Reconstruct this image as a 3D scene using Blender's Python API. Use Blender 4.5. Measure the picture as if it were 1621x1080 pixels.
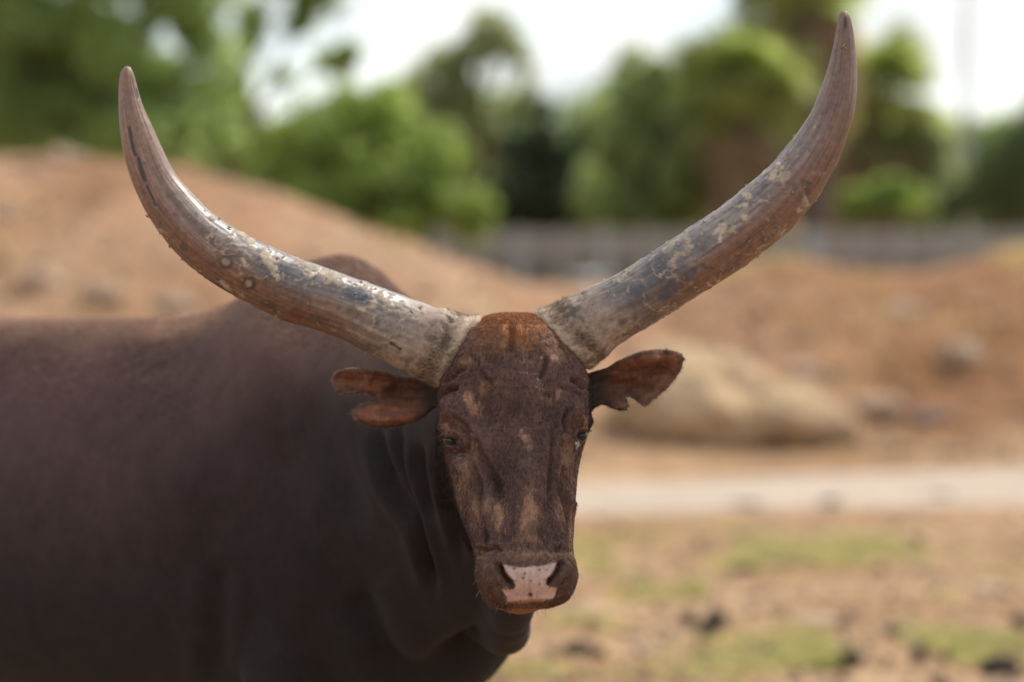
import bpy, bmesh, math, random
import numpy as np
from mathutils import Vector, geometry

random.seed(7)
rng = np.random.default_rng(7)
S = bpy.context.scene
for o in list(bpy.data.objects):
    bpy.data.objects.remove(o)
COL = S.collection

# ------------------------------------------------------------------ camera, world, sun, exposure
CAMZ, DIST = 1.6, 5.0
cam = bpy.data.cameras.new('camera')
camo = bpy.data.objects.new('camera', cam)
COL.objects.link(camo)
camo.location = (0, -DIST, CAMZ)
camo.rotation_euler = (math.radians(90), 0, 0)
cam.sensor_width = 36
cam.lens = 36 * DIST / 1.864
cam.shift_y = -90 / 1621.0
cam.clip_end = 3000
cam.dof.use_dof = True
cam.dof.focus_distance = DIST - 0.03
cam.dof.aperture_fstop = cam.lens / 62.0
S.camera = camo

SUN_EL, SUN_AZ = 54.0, 46.0          # high behind the bull, to the right
w = bpy.data.worlds.new('World')
S.world = w
w.use_nodes = True
nt = w.node_tree
nt.nodes.clear()
out = nt.nodes.new('ShaderNodeOutputWorld')
bg = nt.nodes.new('ShaderNodeBackground')
bg.inputs['Strength'].default_value = 0.13
sky = nt.nodes.new('ShaderNodeTexSky')
sky.sky_type = 'NISHITA'
sky.sun_disc = False
sky.sun_elevation = math.radians(SUN_EL)
sky.sun_rotation = math.radians(SUN_AZ)
tc = nt.nodes.new('ShaderNodeTexCoord')
mp = nt.nodes.new('ShaderNodeMapping')
mp.inputs['Scale'].default_value = (1, 1, 2.2)
no = nt.nodes.new('ShaderNodeTexNoise')
no.inputs['Scale'].default_value = 7.0
no.inputs['Detail'].default_value = 6
no.inputs['Roughness'].default_value = 0.55
cr = nt.nodes.new('ShaderNodeValToRGB')
cr.color_ramp.elements[0].position = 0.36
cr.color_ramp.elements[0].color = (0.35, 0.35, 0.35, 1)
cr.color_ramp.elements[1].position = 0.56
cr.color_ramp.elements[1].color = (1, 1, 1, 1)
mx = nt.nodes.new('ShaderNodeMix')
mx.data_type = 'RGBA'
mx.inputs['B'].default_value = (8.2, 8.2, 8.4, 1)
nt.links.new(tc.outputs['Generated'], mp.inputs['Vector'])
nt.links.new(mp.outputs[0], no.inputs['Vector'])
nt.links.new(no.outputs['Fac'], cr.inputs['Fac'])
nt.links.new(cr.outputs['Color'], mx.inputs['Factor'])
nt.links.new(sky.outputs['Color'], mx.inputs['A'])
no2 = nt.nodes.new('ShaderNodeTexNoise')
no2.inputs['Scale'].default_value = 11.0
no2.inputs['Detail'].default_value = 5
nt.links.new(mp.outputs[0], no2.inputs['Vector'])
cr2 = nt.nodes.new('ShaderNodeValToRGB')
cr2.color_ramp.elements[0].position = 0.35
cr2.color_ramp.elements[0].color = (3.7, 3.9, 3.95, 1)
cr2.color_ramp.elements[1].position = 0.62
cr2.color_ramp.elements[1].color = (5.9, 5.85, 5.7, 1)
nt.links.new(no2.outputs['Fac'], cr2.inputs['Fac'])
nt.links.new(cr2.outputs['Color'], mx.inputs['B'])
nt.links.new(mx.outputs['Result'], bg.inputs['Color'])
nt.links.new(bg.outputs[0], out.inputs['Surface'])

sun = bpy.data.lights.new('sun', 'SUN')
sun.energy = 2.7
sun.angle = math.radians(3.0)
sun.color = (1.0, 0.93, 0.82)
suno = bpy.data.objects.new('sun', sun)
COL.objects.link(suno)
az, el = math.radians(SUN_AZ), math.radians(SUN_EL)
sdir = Vector((math.sin(az) * math.cos(el), math.cos(az) * math.cos(el), math.sin(el)))
suno.rotation_euler = sdir.to_track_quat('Z', 'Y').to_euler()
suno.location = (5, 20, 30)

S.view_settings.view_transform = 'Standard'
S.view_settings.look = 'None'
S.view_settings.gamma = 1
S.view_settings.use_curve_mapping = False
S.view_settings.exposure = 0.75
S.render.engine = 'CYCLES'
S.cycles.use_denoising = True
S.cycles.max_bounces = 10
S.cycles.diffuse_bounces = 6
S.cycles.transmission_bounces = 8
S.cycles.transparent_max_bounces = 6

# ------------------------------------------------------------------ helpers
K = 1.864 / 1621 / DIST              # metres per photo pixel per metre of distance


def at(u, v, Y):
    """the point at depth Y that the photograph shows at pixel (u, v)"""
    d = (np.asarray(Y, float) + DIST) * K
    return np.stack(np.broadcast_arrays((np.asarray(u, float) - 810.5) * d, np.asarray(Y, float),
                                        CAMZ - (np.asarray(v, float) - 450) * d), -1)


def proj(co):
    d = np.maximum((co[:, 1] + DIST) * K, 1e-4)
    return 810.5 + co[:, 0] / d, 450 + (CAMZ - co[:, 2]) / d


def _hash(ix, iy, iz, seed):
    h = (ix.astype(np.int64) * 374761393 + iy.astype(np.int64) * 668265263 + iz.astype(np.int64) * 2147483647 + seed * 974711) & 0xffffffff
    h = ((h ^ (h >> 13)) * 1274126177) & 0xffffffff
    h = ((h ^ (h >> 16)) * 2246822519) & 0xffffffff
    return ((h ^ (h >> 15)) & 0xffff) / 65535.0


def noise(p, scale=1.0, seed=0, octaves=3, rough=0.5):
    """fractal value noise, about -1..1; scale may be a 3-vector"""
    p = np.asarray(p, float) * np.asarray(scale, float)
    tot, amp, norm = 0, 1, 0
    for o in range(octaves):
        q = p * (2 ** o) + 13.7 * o
        i = np.floor(q)
        f = q - i
        f = f * f * (3 - 2 * f)
        x, y, z = i[:, 0], i[:, 1], i[:, 2]
        r = 0
        for dx in (0, 1):
            for dy in (0, 1):
                for dz in (0, 1):
                    ww = (f[:, 0] if dx else 1 - f[:, 0]) * (f[:, 1] if dy else 1 - f[:, 1]) * (f[:, 2] if dz else 1 - f[:, 2])
                    r = r + ww * _hash(x + dx, y + dy, z + dz, seed + o)
        tot = tot + amp * (r * 2 - 1)
        norm += amp
        amp *= rough
    return tot / norm * 1.6


def sstep(a, b, x):
    t = np.clip((x - a) / (b - a), 0, 1)
    return t * t * (3 - 2 * t)


def seg_dist(u, v, poly):
    """distance to a polyline in pixels and the parameter 0..1 along it"""
    best = np.full(u.shape, 1e9)
    par = np.zeros(u.shape)
    n = len(poly) - 1
    for i in range(n):
        ax, ay = poly[i]
        bx, by = poly[i + 1]
        dx, dy = bx - ax, by - ay
        t = np.clip(((u - ax) * dx + (v - ay) * dy) / (dx * dx + dy * dy), 0, 1)
        d = np.hypot(u - ax - t * dx, v - ay - t * dy)
        m = d < best
        best = np.where(m, d, best)
        par = np.where(m, (i + t) / n, par)
    return best, par


def in_poly(u, v, poly):
    r = np.zeros(u.shape, bool)
    n = len(poly)
    for i in range(n):
        x0, y0 = poly[i]
        x1, y1 = poly[(i + 1) % n]
        c = (y0 > v) != (y1 > v)
        with np.errstate(divide='ignore', invalid='ignore'):
            r ^= c & (u < (x1 - x0) * (v - y0) / (y1 - y0 + 1e-12) + x0)
    return r


def mesh_np(name, verts, faces, mat=None, parent=None, col=None, smooth=True, attrs=None):
    """ONE mesh object from arrays; faces is an array (n,k) or a list"""
    me = bpy.data.meshes.new(name)
    verts = np.asarray(verts, np.float32)
    if isinstance(faces, np.ndarray):
        n, k = faces.shape
        me.vertices.add(len(verts))
        me.vertices.foreach_set('co', verts.ravel())
        me.loops.add(n * k)
        me.loops.foreach_set('vertex_index', faces.astype(np.int32).ravel())
        me.polygons.add(n)
        me.polygons.foreach_set('loop_start', np.arange(0, n * k, k, dtype=np.int32))
        me.update(calc_edges=True)
        me.validate()
    else:
        me.from_pydata(verts.tolist(), [], faces)
    if col is not None:
        a = me.color_attributes.new('Col', 'FLOAT_COLOR', 'POINT')
        c = np.ones((len(verts), 4), np.float32)
        c[:, :3] = col
        a.data.foreach_set('color', c.ravel())
    for nm, arr in (attrs or {}).items():
        a = me.attributes.new(nm, 'FLOAT', 'POINT')
        a.data.foreach_set('value', np.asarray(arr, np.float32))
    if smooth:
        me.polygons.foreach_set('use_smooth', np.ones(len(me.polygons), bool))
    if mat:
        me.materials.append(mat)
    o = bpy.data.objects.new(name, me)
    COL.objects.link(o)
    if parent:
        o.parent = parent
        o.matrix_parent_inverse = parent.matrix_world.inverted()
    return o


def empty(name, loc):
    o = bpy.data.objects.new(name, None)
    COL.objects.link(o)
    o.location = loc
    o.empty_display_size = 0.1
    bpy.context.view_layer.update()
    return o


def tag(o, label, cat, group=None, kind=None):
    o['label'] = label
    o['category'] = cat
    if group:
        o['group'] = group
    if kind:
        o['kind'] = kind
    return o


def grid_faces(nr, nc, wrap=True, off=0):
    r = np.arange(nr - 1)[:, None]
    c = np.arange(nc if wrap else nc - 1)[None, :]
    c2 = (c + 1) % nc
    f = np.stack(np.broadcast_arrays(r * nc + c, r * nc + c2, (r + 1) * nc + c2, (r + 1) * nc + c), -1)
    return f.reshape(-1, 4) + off


def loft(rings):
    """closed tube from rings (n, m, 3), capped with fans"""
    rings = np.asarray(rings)
    n, m, _ = rings.shape
    v = rings.reshape(-1, 3)
    f = grid_faces(n, m).tolist()
    c0, c1 = rings[0].mean(0), rings[-1].mean(0)
    v = np.vstack([v, c0, c1])
    a, b = n * m, n * m + 1
    for j in range(m):
        f.append([a, (j + 1) % m, j])
        f.append([b, (n - 1) * m + j, (n - 1) * m + (j + 1) % m])
    return v, f


def interp_rows(rows, t, n):
    rows = np.asarray(rows, float)
    t = np.asarray(t, float)
    tt = np.linspace(t[0], t[-1], n)
    # Catmull-Rom through the rows
    res = np.zeros((n, rows.shape[1]))
    idx = np.clip(np.searchsorted(t, tt, side='right') - 1, 0, len(t) - 2)
    for k in range(n):
        i = idx[k]
        h = t[i + 1] - t[i]
        x = (tt[k] - t[i]) / h
        p0, p1 = rows[i], rows[i + 1]
        m0 = (rows[i + 1] - rows[i - 1]) / (t[i + 1] - t[i - 1]) * h if i > 0 else (p1 - p0)
        m1 = (rows[i + 2] - rows[i]) / (t[i + 2] - t[i]) * h if i + 2 < len(t) else (p1 - p0)
        res[k] = (2 * x**3 - 3 * x**2 + 1) * p0 + (x**3 - 2 * x**2 + x) * m0 + (-2 * x**3 + 3 * x**2) * p1 + (x**3 - x**2) * m1
    return res


def tube(path, rad, m=10):
    """rings of a round tube along a 3-D path"""
    path = np.asarray(path, float)
    rad = np.asarray(rad, float)
    tan = np.gradient(path, axis=0)
    tan /= np.linalg.norm(tan, axis=1)[:, None] + 1e-9
    ref = np.array([0.0, 1.0, 0.0])
    th = np.linspace(0, 2 * math.pi, m, endpoint=False)
    rings = []
    for p, t, r in zip(path, tan, rad):
        rf = ref if abs(t @ ref) < 0.9 else np.array([1.0, 0, 0])
        a = rf - t * (t @ rf)
        a /= np.linalg.norm(a)
        b = np.cross(t, a)
        rings.append(p + r * (np.cos(th)[:, None] * a + np.sin(th)[:, None] * b))
    return np.array(rings)


def merge(parts):
    V, F, n = [], [], 0
    for v, f in parts:
        V.append(np.asarray(v))
        F += [[i + n for i in q] for q in f]
        n += len(v)
    return np.vstack(V), F


# ------------------------------------------------------------------ materials
def new_mat(name):
    m = bpy.data.materials.new(name)
    m.use_nodes = True
    return m, m.node_tree, m.node_tree.nodes['Principled BSDF']


def N(t, typ, **kw):
    n = t.nodes.new(typ)
    for k, v in kw.items():
        if k in n.inputs:
            n.inputs[k].default_value = v
        else:
            setattr(n, k, v)
    return n


def mixc(t, a, b, fac, mode='MIX'):
    n = t.nodes.new('ShaderNodeMix')
    n.data_type = 'RGBA'
    n.blend_type = mode
    for s, x in (('A', a), ('B', b), ('Factor', fac)):
        if hasattr(x, 'is_linked') or hasattr(x, 'links'):
            t.links.new(x, n.inputs[s])
        else:
            n.inputs[s].default_value = x if not isinstance(x, tuple) else (*x, 1)[:4]
    return n.outputs['Result']


def ramp(t, src, stops):
    r = t.nodes.new('ShaderNodeValToRGB')
    e = r.color_ramp.elements
    while len(e) < len(stops):
        e.new(0.5)
    for q, (p, c) in zip(e, stops):
        q.position = p
        q.color = (c, c, c, 1) if isinstance(c, (int, float)) else (*c, 1)
    t.links.new(src, r.inputs['Fac'])
    return r.outputs['Color']


def objco(t, scale=(1, 1, 1)):
    c = t.nodes.new('ShaderNodeTexCoord')
    m = t.nodes.new('ShaderNodeMapping')
    m.inputs['Scale'].default_value = scale
    t.links.new(c.outputs['Object'], m.inputs['Vector'])
    return m.outputs[0]


def tnoise(t, vec, scale, detail=4, rough=0.55):
    n = N(t, 'ShaderNodeTexNoise', Scale=scale, Detail=detail, Roughness=rough)
    t.links.new(vec, n.inputs['Vector'])
    return n.outputs['Fac']


def bump(t, bsdf, h, dist, strength=1.0, prev=None):
    b = N(t, 'ShaderNodeBump', Strength=strength, Distance=dist)
    t.links.new(h, b.inputs['Height'])
    if prev is not None:
        t.links.new(prev, b.inputs['Normal'])
    t.links.new(b.outputs[0], bsdf.inputs['Normal'])
    return b.outputs[0]


def attr_color(t):
    a = t.nodes.new('ShaderNodeAttribute')
    a.attribute_name = 'Col'
    return a.outputs['Color']


# hide
M_HIDE, t, b = new_mat('bull_hide')
c = attr_color(t)
f = tnoise(t, objco(t, (1, 1, 0.35)), 160, 3)
c2 = mixc(t, c, ramp(t, f, [(0.3, 0.84), (0.7, 1.16)]), 1.0, 'MULTIPLY')
f2 = tnoise(t, objco(t), 22, 4)
c3 = mixc(t, c2, ramp(t, f2, [(0.3, 0.86), (0.7, 1.14)]), 1.0, 'MULTIPLY')
t.links.new(c3, b.inputs['Base Color'])
a = t.nodes.new('ShaderNodeAttribute')
a.attribute_name = 'gloss'
rr = N(t, 'ShaderNodeMapRange')
t.links.new(a.outputs['Fac'], rr.inputs['Value'])
rr.inputs['To Min'].default_value = 0.85
rr.inputs['To Max'].default_value = 0.36
t.links.new(rr.outputs[0], b.inputs['Roughness'])
b.inputs['Specular IOR Level'].default_value = 0.22
b.inputs['Sheen Weight'].default_value = 0.03
b.inputs['Sheen Roughness'].default_value = 0.5
n1 = bump(t, b, tnoise(t, objco(t, (0.5, 0.5, 2.2)), 120, 4), 0.0018, 0.45)
bump(t, b, f, 0.0012, 0.6, n1)

M_HAIR, t, b = new_mat('bull_hair')
t.links.new(attr_color(t), b.inputs['Base Color'])
b.inputs['Roughness'].default_value = 0.55
b.inputs['Specular IOR Level'].default_value = 0.3
tr_ = t.nodes.new('ShaderNodeBsdfTranslucent')
t.links.new(attr_color(t), tr_.inputs['Color'])
ms_ = t.nodes.new('ShaderNodeMixShader')
ms_.inputs[0].default_value = 0.35
t.links.new(b.outputs[0], ms_.inputs[1])
t.links.new(tr_.outputs[0], ms_.inputs[2])
t.links.new(ms_.outputs[0], t.nodes['Material Output'].inputs['Surface'])

M_HORN, t, b = new_mat('horn_keratin')
c = attr_color(t)
f = tnoise(t, objco(t), 90, 5, 0.65)
c2 = mixc(t, c, ramp(t, f, [(0.3, 0.7), (0.7, 1.3)]), 1.0, 'MULTIPLY')
t.links.new(c2, b.inputs['Base Color'])
a = t.nodes.new('ShaderNodeAttribute')
a.attribute_name = 'mud'
rr = N(t, 'ShaderNodeMapRange')
t.links.new(a.outputs['Fac'], rr.inputs['Value'])
rr.inputs['To Min'].default_value = 0.42
rr.inputs['To Max'].default_value = 0.9
t.links.new(rr.outputs[0], b.inputs['Roughness'])
bump(t, b, f, 0.0012, 0.3)

M_EYE, t, b = new_mat('eye_dark')
b.inputs['Base Color'].default_value = (0.012, 0.007, 0.005, 1)
b.inputs['Roughness'].default_value = 0.08
M_TEAR, t, b = new_mat('tear_wet')
b.inputs['Base Color'].default_value = (0.75, 0.75, 0.74, 1)
b.inputs['Roughness'].default_value = 0.12

# dirt of the ground sheet: grass green comes from the blades, here only earth tones
M_GROUND, t, b = new_mat('dry_earth')
oc = objco(t)
big = tnoise(t, objco(t, (0.55, 1.0, 1)), 0.9, 5, 0.6)
mid = tnoise(t, oc, 5.5, 5, 0.6)
fine = tnoise(t, oc, 60, 4, 0.6)
c = ramp(t, big, [(0.30, (0.205, 0.120, 0.066)), (0.48, (0.315, 0.195, 0.112)), (0.70, (0.42, 0.295, 0.185))])
c = mixc(t, c, ramp(t, mid, [(0.32, (0.60, 0.57, 0.55)), (0.56, (1.06, 1.04, 1.01)), (0.72, (1.16, 1.14, 1.09))]), 1.0, 'MULTIPLY')
a = t.nodes.new('ShaderNodeAttribute')
a.attribute_name = 'mound'
cm = ramp(t, tnoise(t, oc, 0.55, 5, 0.6), [(0.32, (0.27, 0.145, 0.08)), (0.5, (0.34, 0.20, 0.12)), (0.68, (0.40, 0.275, 0.18))])
cr_ = ramp(t, tnoise(t, oc, 0.7, 6, 0.65), [(0.30, (0.15, 0.072, 0.034)), (0.46, (0.225, 0.108, 0.052)), (0.60, (0.275, 0.145, 0.074)), (0.72, (0.35, 0.23, 0.135))])
ar_ = t.nodes.new('ShaderNodeAttribute')
ar_.attribute_name = 'red'
cm = mixc(t, cm, cr_, ar_.outputs['Fac'])
cm = mixc(t, cm, ramp(t, tnoise(t, oc, 2.6, 5, 0.6), [(0.3, 0.66), (0.65, 1.12)]), 1.0, 'MULTIPLY')
c = mixc(t, c, cm, a.outputs['Fac'])
c = mixc(t, c, ramp(t, fine, [(0.3, 0.85), (0.7, 1.12)]), 1.0, 'MULTIPLY')
t.links.new(c, b.inputs['Base Color'])
b.inputs['Roughness'].default_value = 0.95
b.inputs['Specular IOR Level'].default_value = 0.15
n1 = bump(t, b, mid, 0.06, 0.7)
bump(t, b, fine, 0.01, 0.6, n1)


def rock_mat(name, a1, a2, scale=3.0):
    m, t, b = new_mat(name)
    oc = objco(t)
    c = ramp(t, tnoise(t, oc, scale, 6, 0.65), [(0.3, a1), (0.68, a2)])
    c = mixc(t, c, ramp(t, tnoise(t, oc, scale * 9, 4), [(0.3, 0.75), (0.7, 1.2)]), 1.0, 'MULTIPLY')
    t.links.new(c, b.inputs['Base Color'])
    b.inputs['Roughness'].default_value = 0.9
    bump(t, b, tnoise(t, oc, scale * 5, 6, 0.65), 0.05, 0.7)
    return m


M_ROCK = rock_mat('granite', (0.31, 0.22, 0.14), (0.52, 0.355, 0.20), 2.2)
M_ROCK2 = rock_mat('pale_stone', (0.31, 0.20, 0.13), (0.44, 0.32, 0.23))
M_DUNG = rock_mat('dung', (0.03, 0.021, 0.017), (0.075, 0.052, 0.04), 20)
M_CONC = rock_mat('path_concrete', (0.335, 0.26, 0.20), (0.43, 0.35, 0.28), 1.2)
M_BARK = rock_mat('bark', (0.07, 0.05, 0.04), (0.15, 0.115, 0.09), 6)
M_PBARK = rock_mat('palm_bark', (0.14, 0.098, 0.082), (0.23, 0.17, 0.145), 6)
M_WOOD = rock_mat('weathered_wood', (0.29, 0.27, 0.25), (0.40, 0.375, 0.35), 5)
M_WOODD = rock_mat('dark_wood', (0.13, 0.125, 0.125), (0.20, 0.19, 0.19), 5)
M_POSTP = rock_mat('pale_post', (0.34, 0.36, 0.37), (0.48, 0.50, 0.51), 5)
M_METAL = rock_mat('grey_metal', (0.28, 0.29, 0.30), (0.36, 0.37, 0.38), 5)


def leaf_mat(name, trans=0.62):
    m, t, b = new_mat(name)
    c = attr_color(t)
    t.links.new(c, b.inputs['Base Color'])
    b.inputs['Roughness'].default_value = 0.5
    tr = t.nodes.new('ShaderNodeBsdfTranslucent')
    ctr = mixc(t, c, (3.3, 3.3, 2.6), 1.0, 'MULTIPLY')
    t.links.new(ctr, tr.inputs['Color'])
    mxs = t.nodes.new('ShaderNodeMixShader')
    mxs.inputs[0].default_value = trans
    t.links.new(b.outputs[0], mxs.inputs[1])
    t.links.new(tr.outputs[0], mxs.inputs[2])
    t.links.new(mxs.outputs[0], t.nodes['Material Output'].inputs['Surface'])
    return m


M_LEAF = leaf_mat('leaf')
M_GRASS = leaf_mat('grass_blade', 0.35)

# ------------------------------------------------------------------ ground: one sheet to the horizon
CR_U = np.array([-900, -400, 0, 150, 300, 400, 500, 600, 700, 780, 830, 880, 947, 1050, 1141, 1213, 1271, 1316, 1368, 1433, 1498, 1563, 1621, 2200, 2800])
CR_V = np.array([260, 222, 243, 245, 262, 293, 328, 364, 398, 424, 446, 455, 452, 444, 434, 418, 414, 421, 432, 428, 422, 409, 399, 380, 400])
CR_D = np.array([29, 29, 29, 29, 29, 29, 29, 29, 29, 29, 29.5, 31, 33, 33, 33, 33, 33, 33, 33, 33, 33, 33, 33, 33, 33])


def near_y(x):
    return 14.06 + (np.clip(x, -120, 120) - 0.458) * 0.2527


def far_y(x):
    x = np.clip(x, -120, 120)
    f = 17.0 + (np.clip(x, -3, 7) - 0.548) * 0.497 + np.where(x > 7, (x - 7) * 0.2527, 0) + np.where(x < -3, (x + 3) * 0.2527, 0)
    return np.maximum(f, near_y(x) + 2.5)


def terrain(x, y):
    d = np.maximum(y + DIST, 1.0)
    u = 810.5 + x / (K * d)
    cv = np.interp(u, CR_U, CR_V)
    cd = np.interp(u, CR_U, CR_D)
    zc = CAMZ - (cv - 450) * K * cd
    d0 = np.clip(far_y(np.clip(x, -8, 6.5)) + DIST + 0.3, 17, 25.5)
    s = (d - d0) / (cd - d0)
    up = np.where(s < 0, 0, np.where(s < 1, 0.65 * sstep(0, 1, s) + 0.35 * (1 - (1 - np.clip(s, 0, 1)) ** 1.3), 1))
    down = sstep(0, 7.5, d - cd)
    base = 0.06 * sstep(-0.2, 0.3, d - d0)
    z = base + (zc - base) * up * (1 - down) + 0.45 * down
    z = np.where(y < 4, 0, z)
    p = np.stack([x, y, np.zeros_like(x)], -1)
    m = sstep(0.0, 0.25, s) * (1 - down)
    z = z + m * (0.17 * noise(p, 0.55, 3, 3) + 0.075 * noise(p, 2.0, 4, 3)) * (0.35 + 0.65 * (1 - np.clip(np.abs(s - 1) < 0.15, 0, 1)))
    near = (1 - m) * sstep(0.5, 3, np.hypot(x + 0.5, y - 1) - 1.0) * (y < 40) * (1 - sstep(near_y(x) - 0.7, near_y(x) - 0.1, y) * sstep(far_y(x) + 0.5, far_y(x) + 0.1, y))
    z = z + near * (0.028 * noise(p, 1.1, 5, 3) + 0.016 * noise(p, 5, 6, 2))
    return z, m


def axis(parts):
    return np.unique(np.concatenate([np.arange(a, b, s) for a, b, s in parts]).round(4))


gx = axis([(-900, -100, 100), (-100, -20, 10), (-20, -9, 0.6), (-9, 9, 0.07), (9, 20, 0.6), (20, 100, 10), (100, 901, 100)])
gy = axis([(-200, -20, 20), (-20, 4, 1.2), (4, 16, 0.07), (16, 32, 0.11), (32, 60, 0.8), (60, 150, 10), (150, 1501, 150)])
X, Y = np.meshgrid(gx, gy)
Z, MM = terrain(X.ravel(), Y.ravel())
gv = np.stack([X.ravel(), Y.ravel(), Z], -1)
gf = grid_faces(len(gy), len(gx), wrap=False)
ground = mesh_np('ground', gv, gf, M_GROUND, attrs={'mound': MM, 'red': sstep(-0.5, 3.0, X.ravel() - 0.1 * Y.ravel() + 1.5 + 0.8 * noise(gv, 0.4, 9, 2))})
ground['kind'] = 'structure'


def ground_z(x, y):
    return terrain(np.atleast_1d(np.asarray(x, float)), np.atleast_1d(np.asarray(y, float)))[0]


# pale concrete path between the pen and the banks, slightly crowned
def build_path():
    xs = np.concatenate([np.arange(-120, -14, 1.0), np.arange(-14, 16, 0.1), np.arange(16, 120, 1.0)])
    ts = np.linspace(0, 1, 40)
    wob = 0.10 * noise(np.stack([xs, xs * 0, xs * 0], -1), 1.1, 15, 3)
    wob2 = 0.12 * noise(np.stack([xs, xs * 0 + 5, xs * 0], -1), 0.9, 16, 3)
    X_, T_ = np.meshgrid(xs, ts)
    Y_ = (near_y(X_) + wob[None]) * (1 - T_) + (far_y(X_) + wob2[None]) * T_
    Z_ = 0.006 + 0.02 * (1 - np.abs(2 * T_ - 1) ** 3) - 0.03 * ((T_ < 0.01) | (T_ > 0.99))
    Z_ = Z_ + 0.006 * noise(np.stack([X_.ravel(), Y_.ravel(), Y_.ravel() * 0], -1), 2.5, 17, 3).reshape(X_.shape)
    o = mesh_np('path', np.stack([X_.ravel(), Y_.ravel(), Z_.ravel()], -1), grid_faces(len(ts), len(xs), wrap=False), M_CONC)
    o['kind'] = 'structure'


build_path()


# ------------------------------------------------------------------ rocks
def blob(center, r, seed, sub=4, rough=0.22, flat=0.0, mat=None, name='rock', rot=0.0, nscale=1.2):
    bm = bmesh.new()
    bmesh.ops.create_icosphere(bm, subdivisions=sub, radius=1)
    co = np.array([v.co[:] for v in bm.verts])
    fs = [[v.index for v in f.verts] for f in bm.faces]
    bm.free()
    n = noise(co + seed * 7.1, nscale, seed, 4, 0.5)
    co = co * (1 + rough * n)[:, None]
    co[:, 2] = np.where(co[:, 2] < -flat, -flat + (co[:, 2] + flat) * 0.25, co[:, 2]) if flat else co[:, 2]
    co = co * np.array(r)
    c_, s_ = math.cos(rot), math.sin(rot)
    co = np.stack([co[:, 0] * c_ - co[:, 1] * s_, co[:, 0] * s_ + co[:, 1] * c_, co[:, 2]], -1)
    o = mesh_np(name, co, fs, mat)
    o.location = center
    return o


def at_ground(u, v, dmin=6, dmax=40):
    """where the sight line through pixel (u, v) first meets the ground"""
    d = np.linspace(dmin, dmax, 1200)
    p = at(u, v, d - DIST)
    z = ground_z(p[:, 0], p[:, 1])
    hit = np.where(p[:, 2] <= z)[0]
    i = hit[0] if len(hit) else len(d) - 1
    return p[i, 0], p[i, 1], z[i]


def build_boulder():
    # loft of a long smooth boulder whose back slopes down to the right
    us = np.array([968, 985, 1010, 1050, 1100, 1150, 1200, 1250, 1300, 1335, 1356, 1362])
    tops = np.array([648, 612, 580, 560, 553, 558, 575, 598, 625, 647, 668, 690])
    bots = np.array([690, 704, 716, 726, 732, 734, 732, 728, 722, 716, 706, 696])
    hw = np.array([0.1, 0.35, 0.55, 0.75, 0.85, 0.85, 0.78, 0.68, 0.55, 0.4, 0.2, 0.08])
    YB = 19.8
    tab = interp_rows(np.stack([us, tops, bots, hw], -1), np.arange(len(us)), 70)
    th = np.linspace(0, 2 * math.pi, 64, endpoint=False)
    rings = []
    for u, a, bo, h in tab:
        p0 = at(u, a, YB)
        p1 = at(u, bo, YB)
        mz, hz = (p0[2] + p1[2]) / 2, (p0[2] - p1[2]) / 2
        rings.append(np.stack([np.full_like(th, p0[0]), YB + h * np.cos(th), mz + hz * np.sin(th)], -1))
    v, f = loft(rings)
    nrm = v - np.array([v[:, 0].mean(), YB, v[:, 2].mean()])
    nrm /= np.linalg.norm(nrm, axis=1)[:, None]
    v = v + nrm * (0.20 * noise(v, 1.5, 11, 4, 0.6) + 0.04 * noise(v, 6, 12, 3))[:, None]
    o = mesh_np('boulder', v, f, M_ROCK)
    tag(o, 'large smooth tan boulder lying at the foot of the dirt bank', 'boulder')


build_boulder()
for (u, v, wu, hv, seed, rot, lab, mat) in [
    (1272, 578, 70, 26, 21, 0.3, 'flat pale stone on the bank just above the big boulder', M_ROCK2),
    (1385, 632, 84, 46, 22, 0.0, 'pale grey stone on the bank right of the big boulder', M_ROCK2),
    (1522, 545, 70, 52, 23, 0.4, 'angular pinkish stone high on the right bank', M_ROCK2),
    (1425, 484, 60, 40, 24, 0.2, 'small pale stone near the top of the right bank', M_ROCK2),
    (1470, 655, 56, 18, 25, 0.2, 'low dark stone lying right of the pale grey stone', M_WOODD),
    (104, 240, 66, 44, 26, 0.1, 'pale knob of rock on the crest of the left mound', M_ROCK2),
    (48, 252, 46, 22, 27, 0.1, 'low stone on the mound crest beside the pale knob', M_ROCK2),
    (266, 470, 80, 40, 28, 0.3, 'pale pinkish stone half buried low on the left mound', M_ROCK2),
    (160, 452, 74, 44, 29, 0.3, 'grey stone on the left mound behind the back of the bull', M_ROCK2),
    (8, 325, 50, 40, 30, 0.3, 'stone at the left picture edge high on the left mound', M_ROCK2),
    (60, 435, 70, 40, 31, 0.3, 'tan stone on the left mound nearest the left picture edge', M_ROCK2),
]:
    x, y, z = at_ground(u, v + hv * 0.35)
    sc = K * (y + DIST)
    o = blob((x, y, z + 0.02 * hv * sc), (wu * sc / 2, wu * sc / 2.0, hv * sc * 0.42), seed, 4, 0.42, mat=mat, rot=rot)
    tag(o, lab, 'rock', 'stones lying on the dirt banks')

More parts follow.
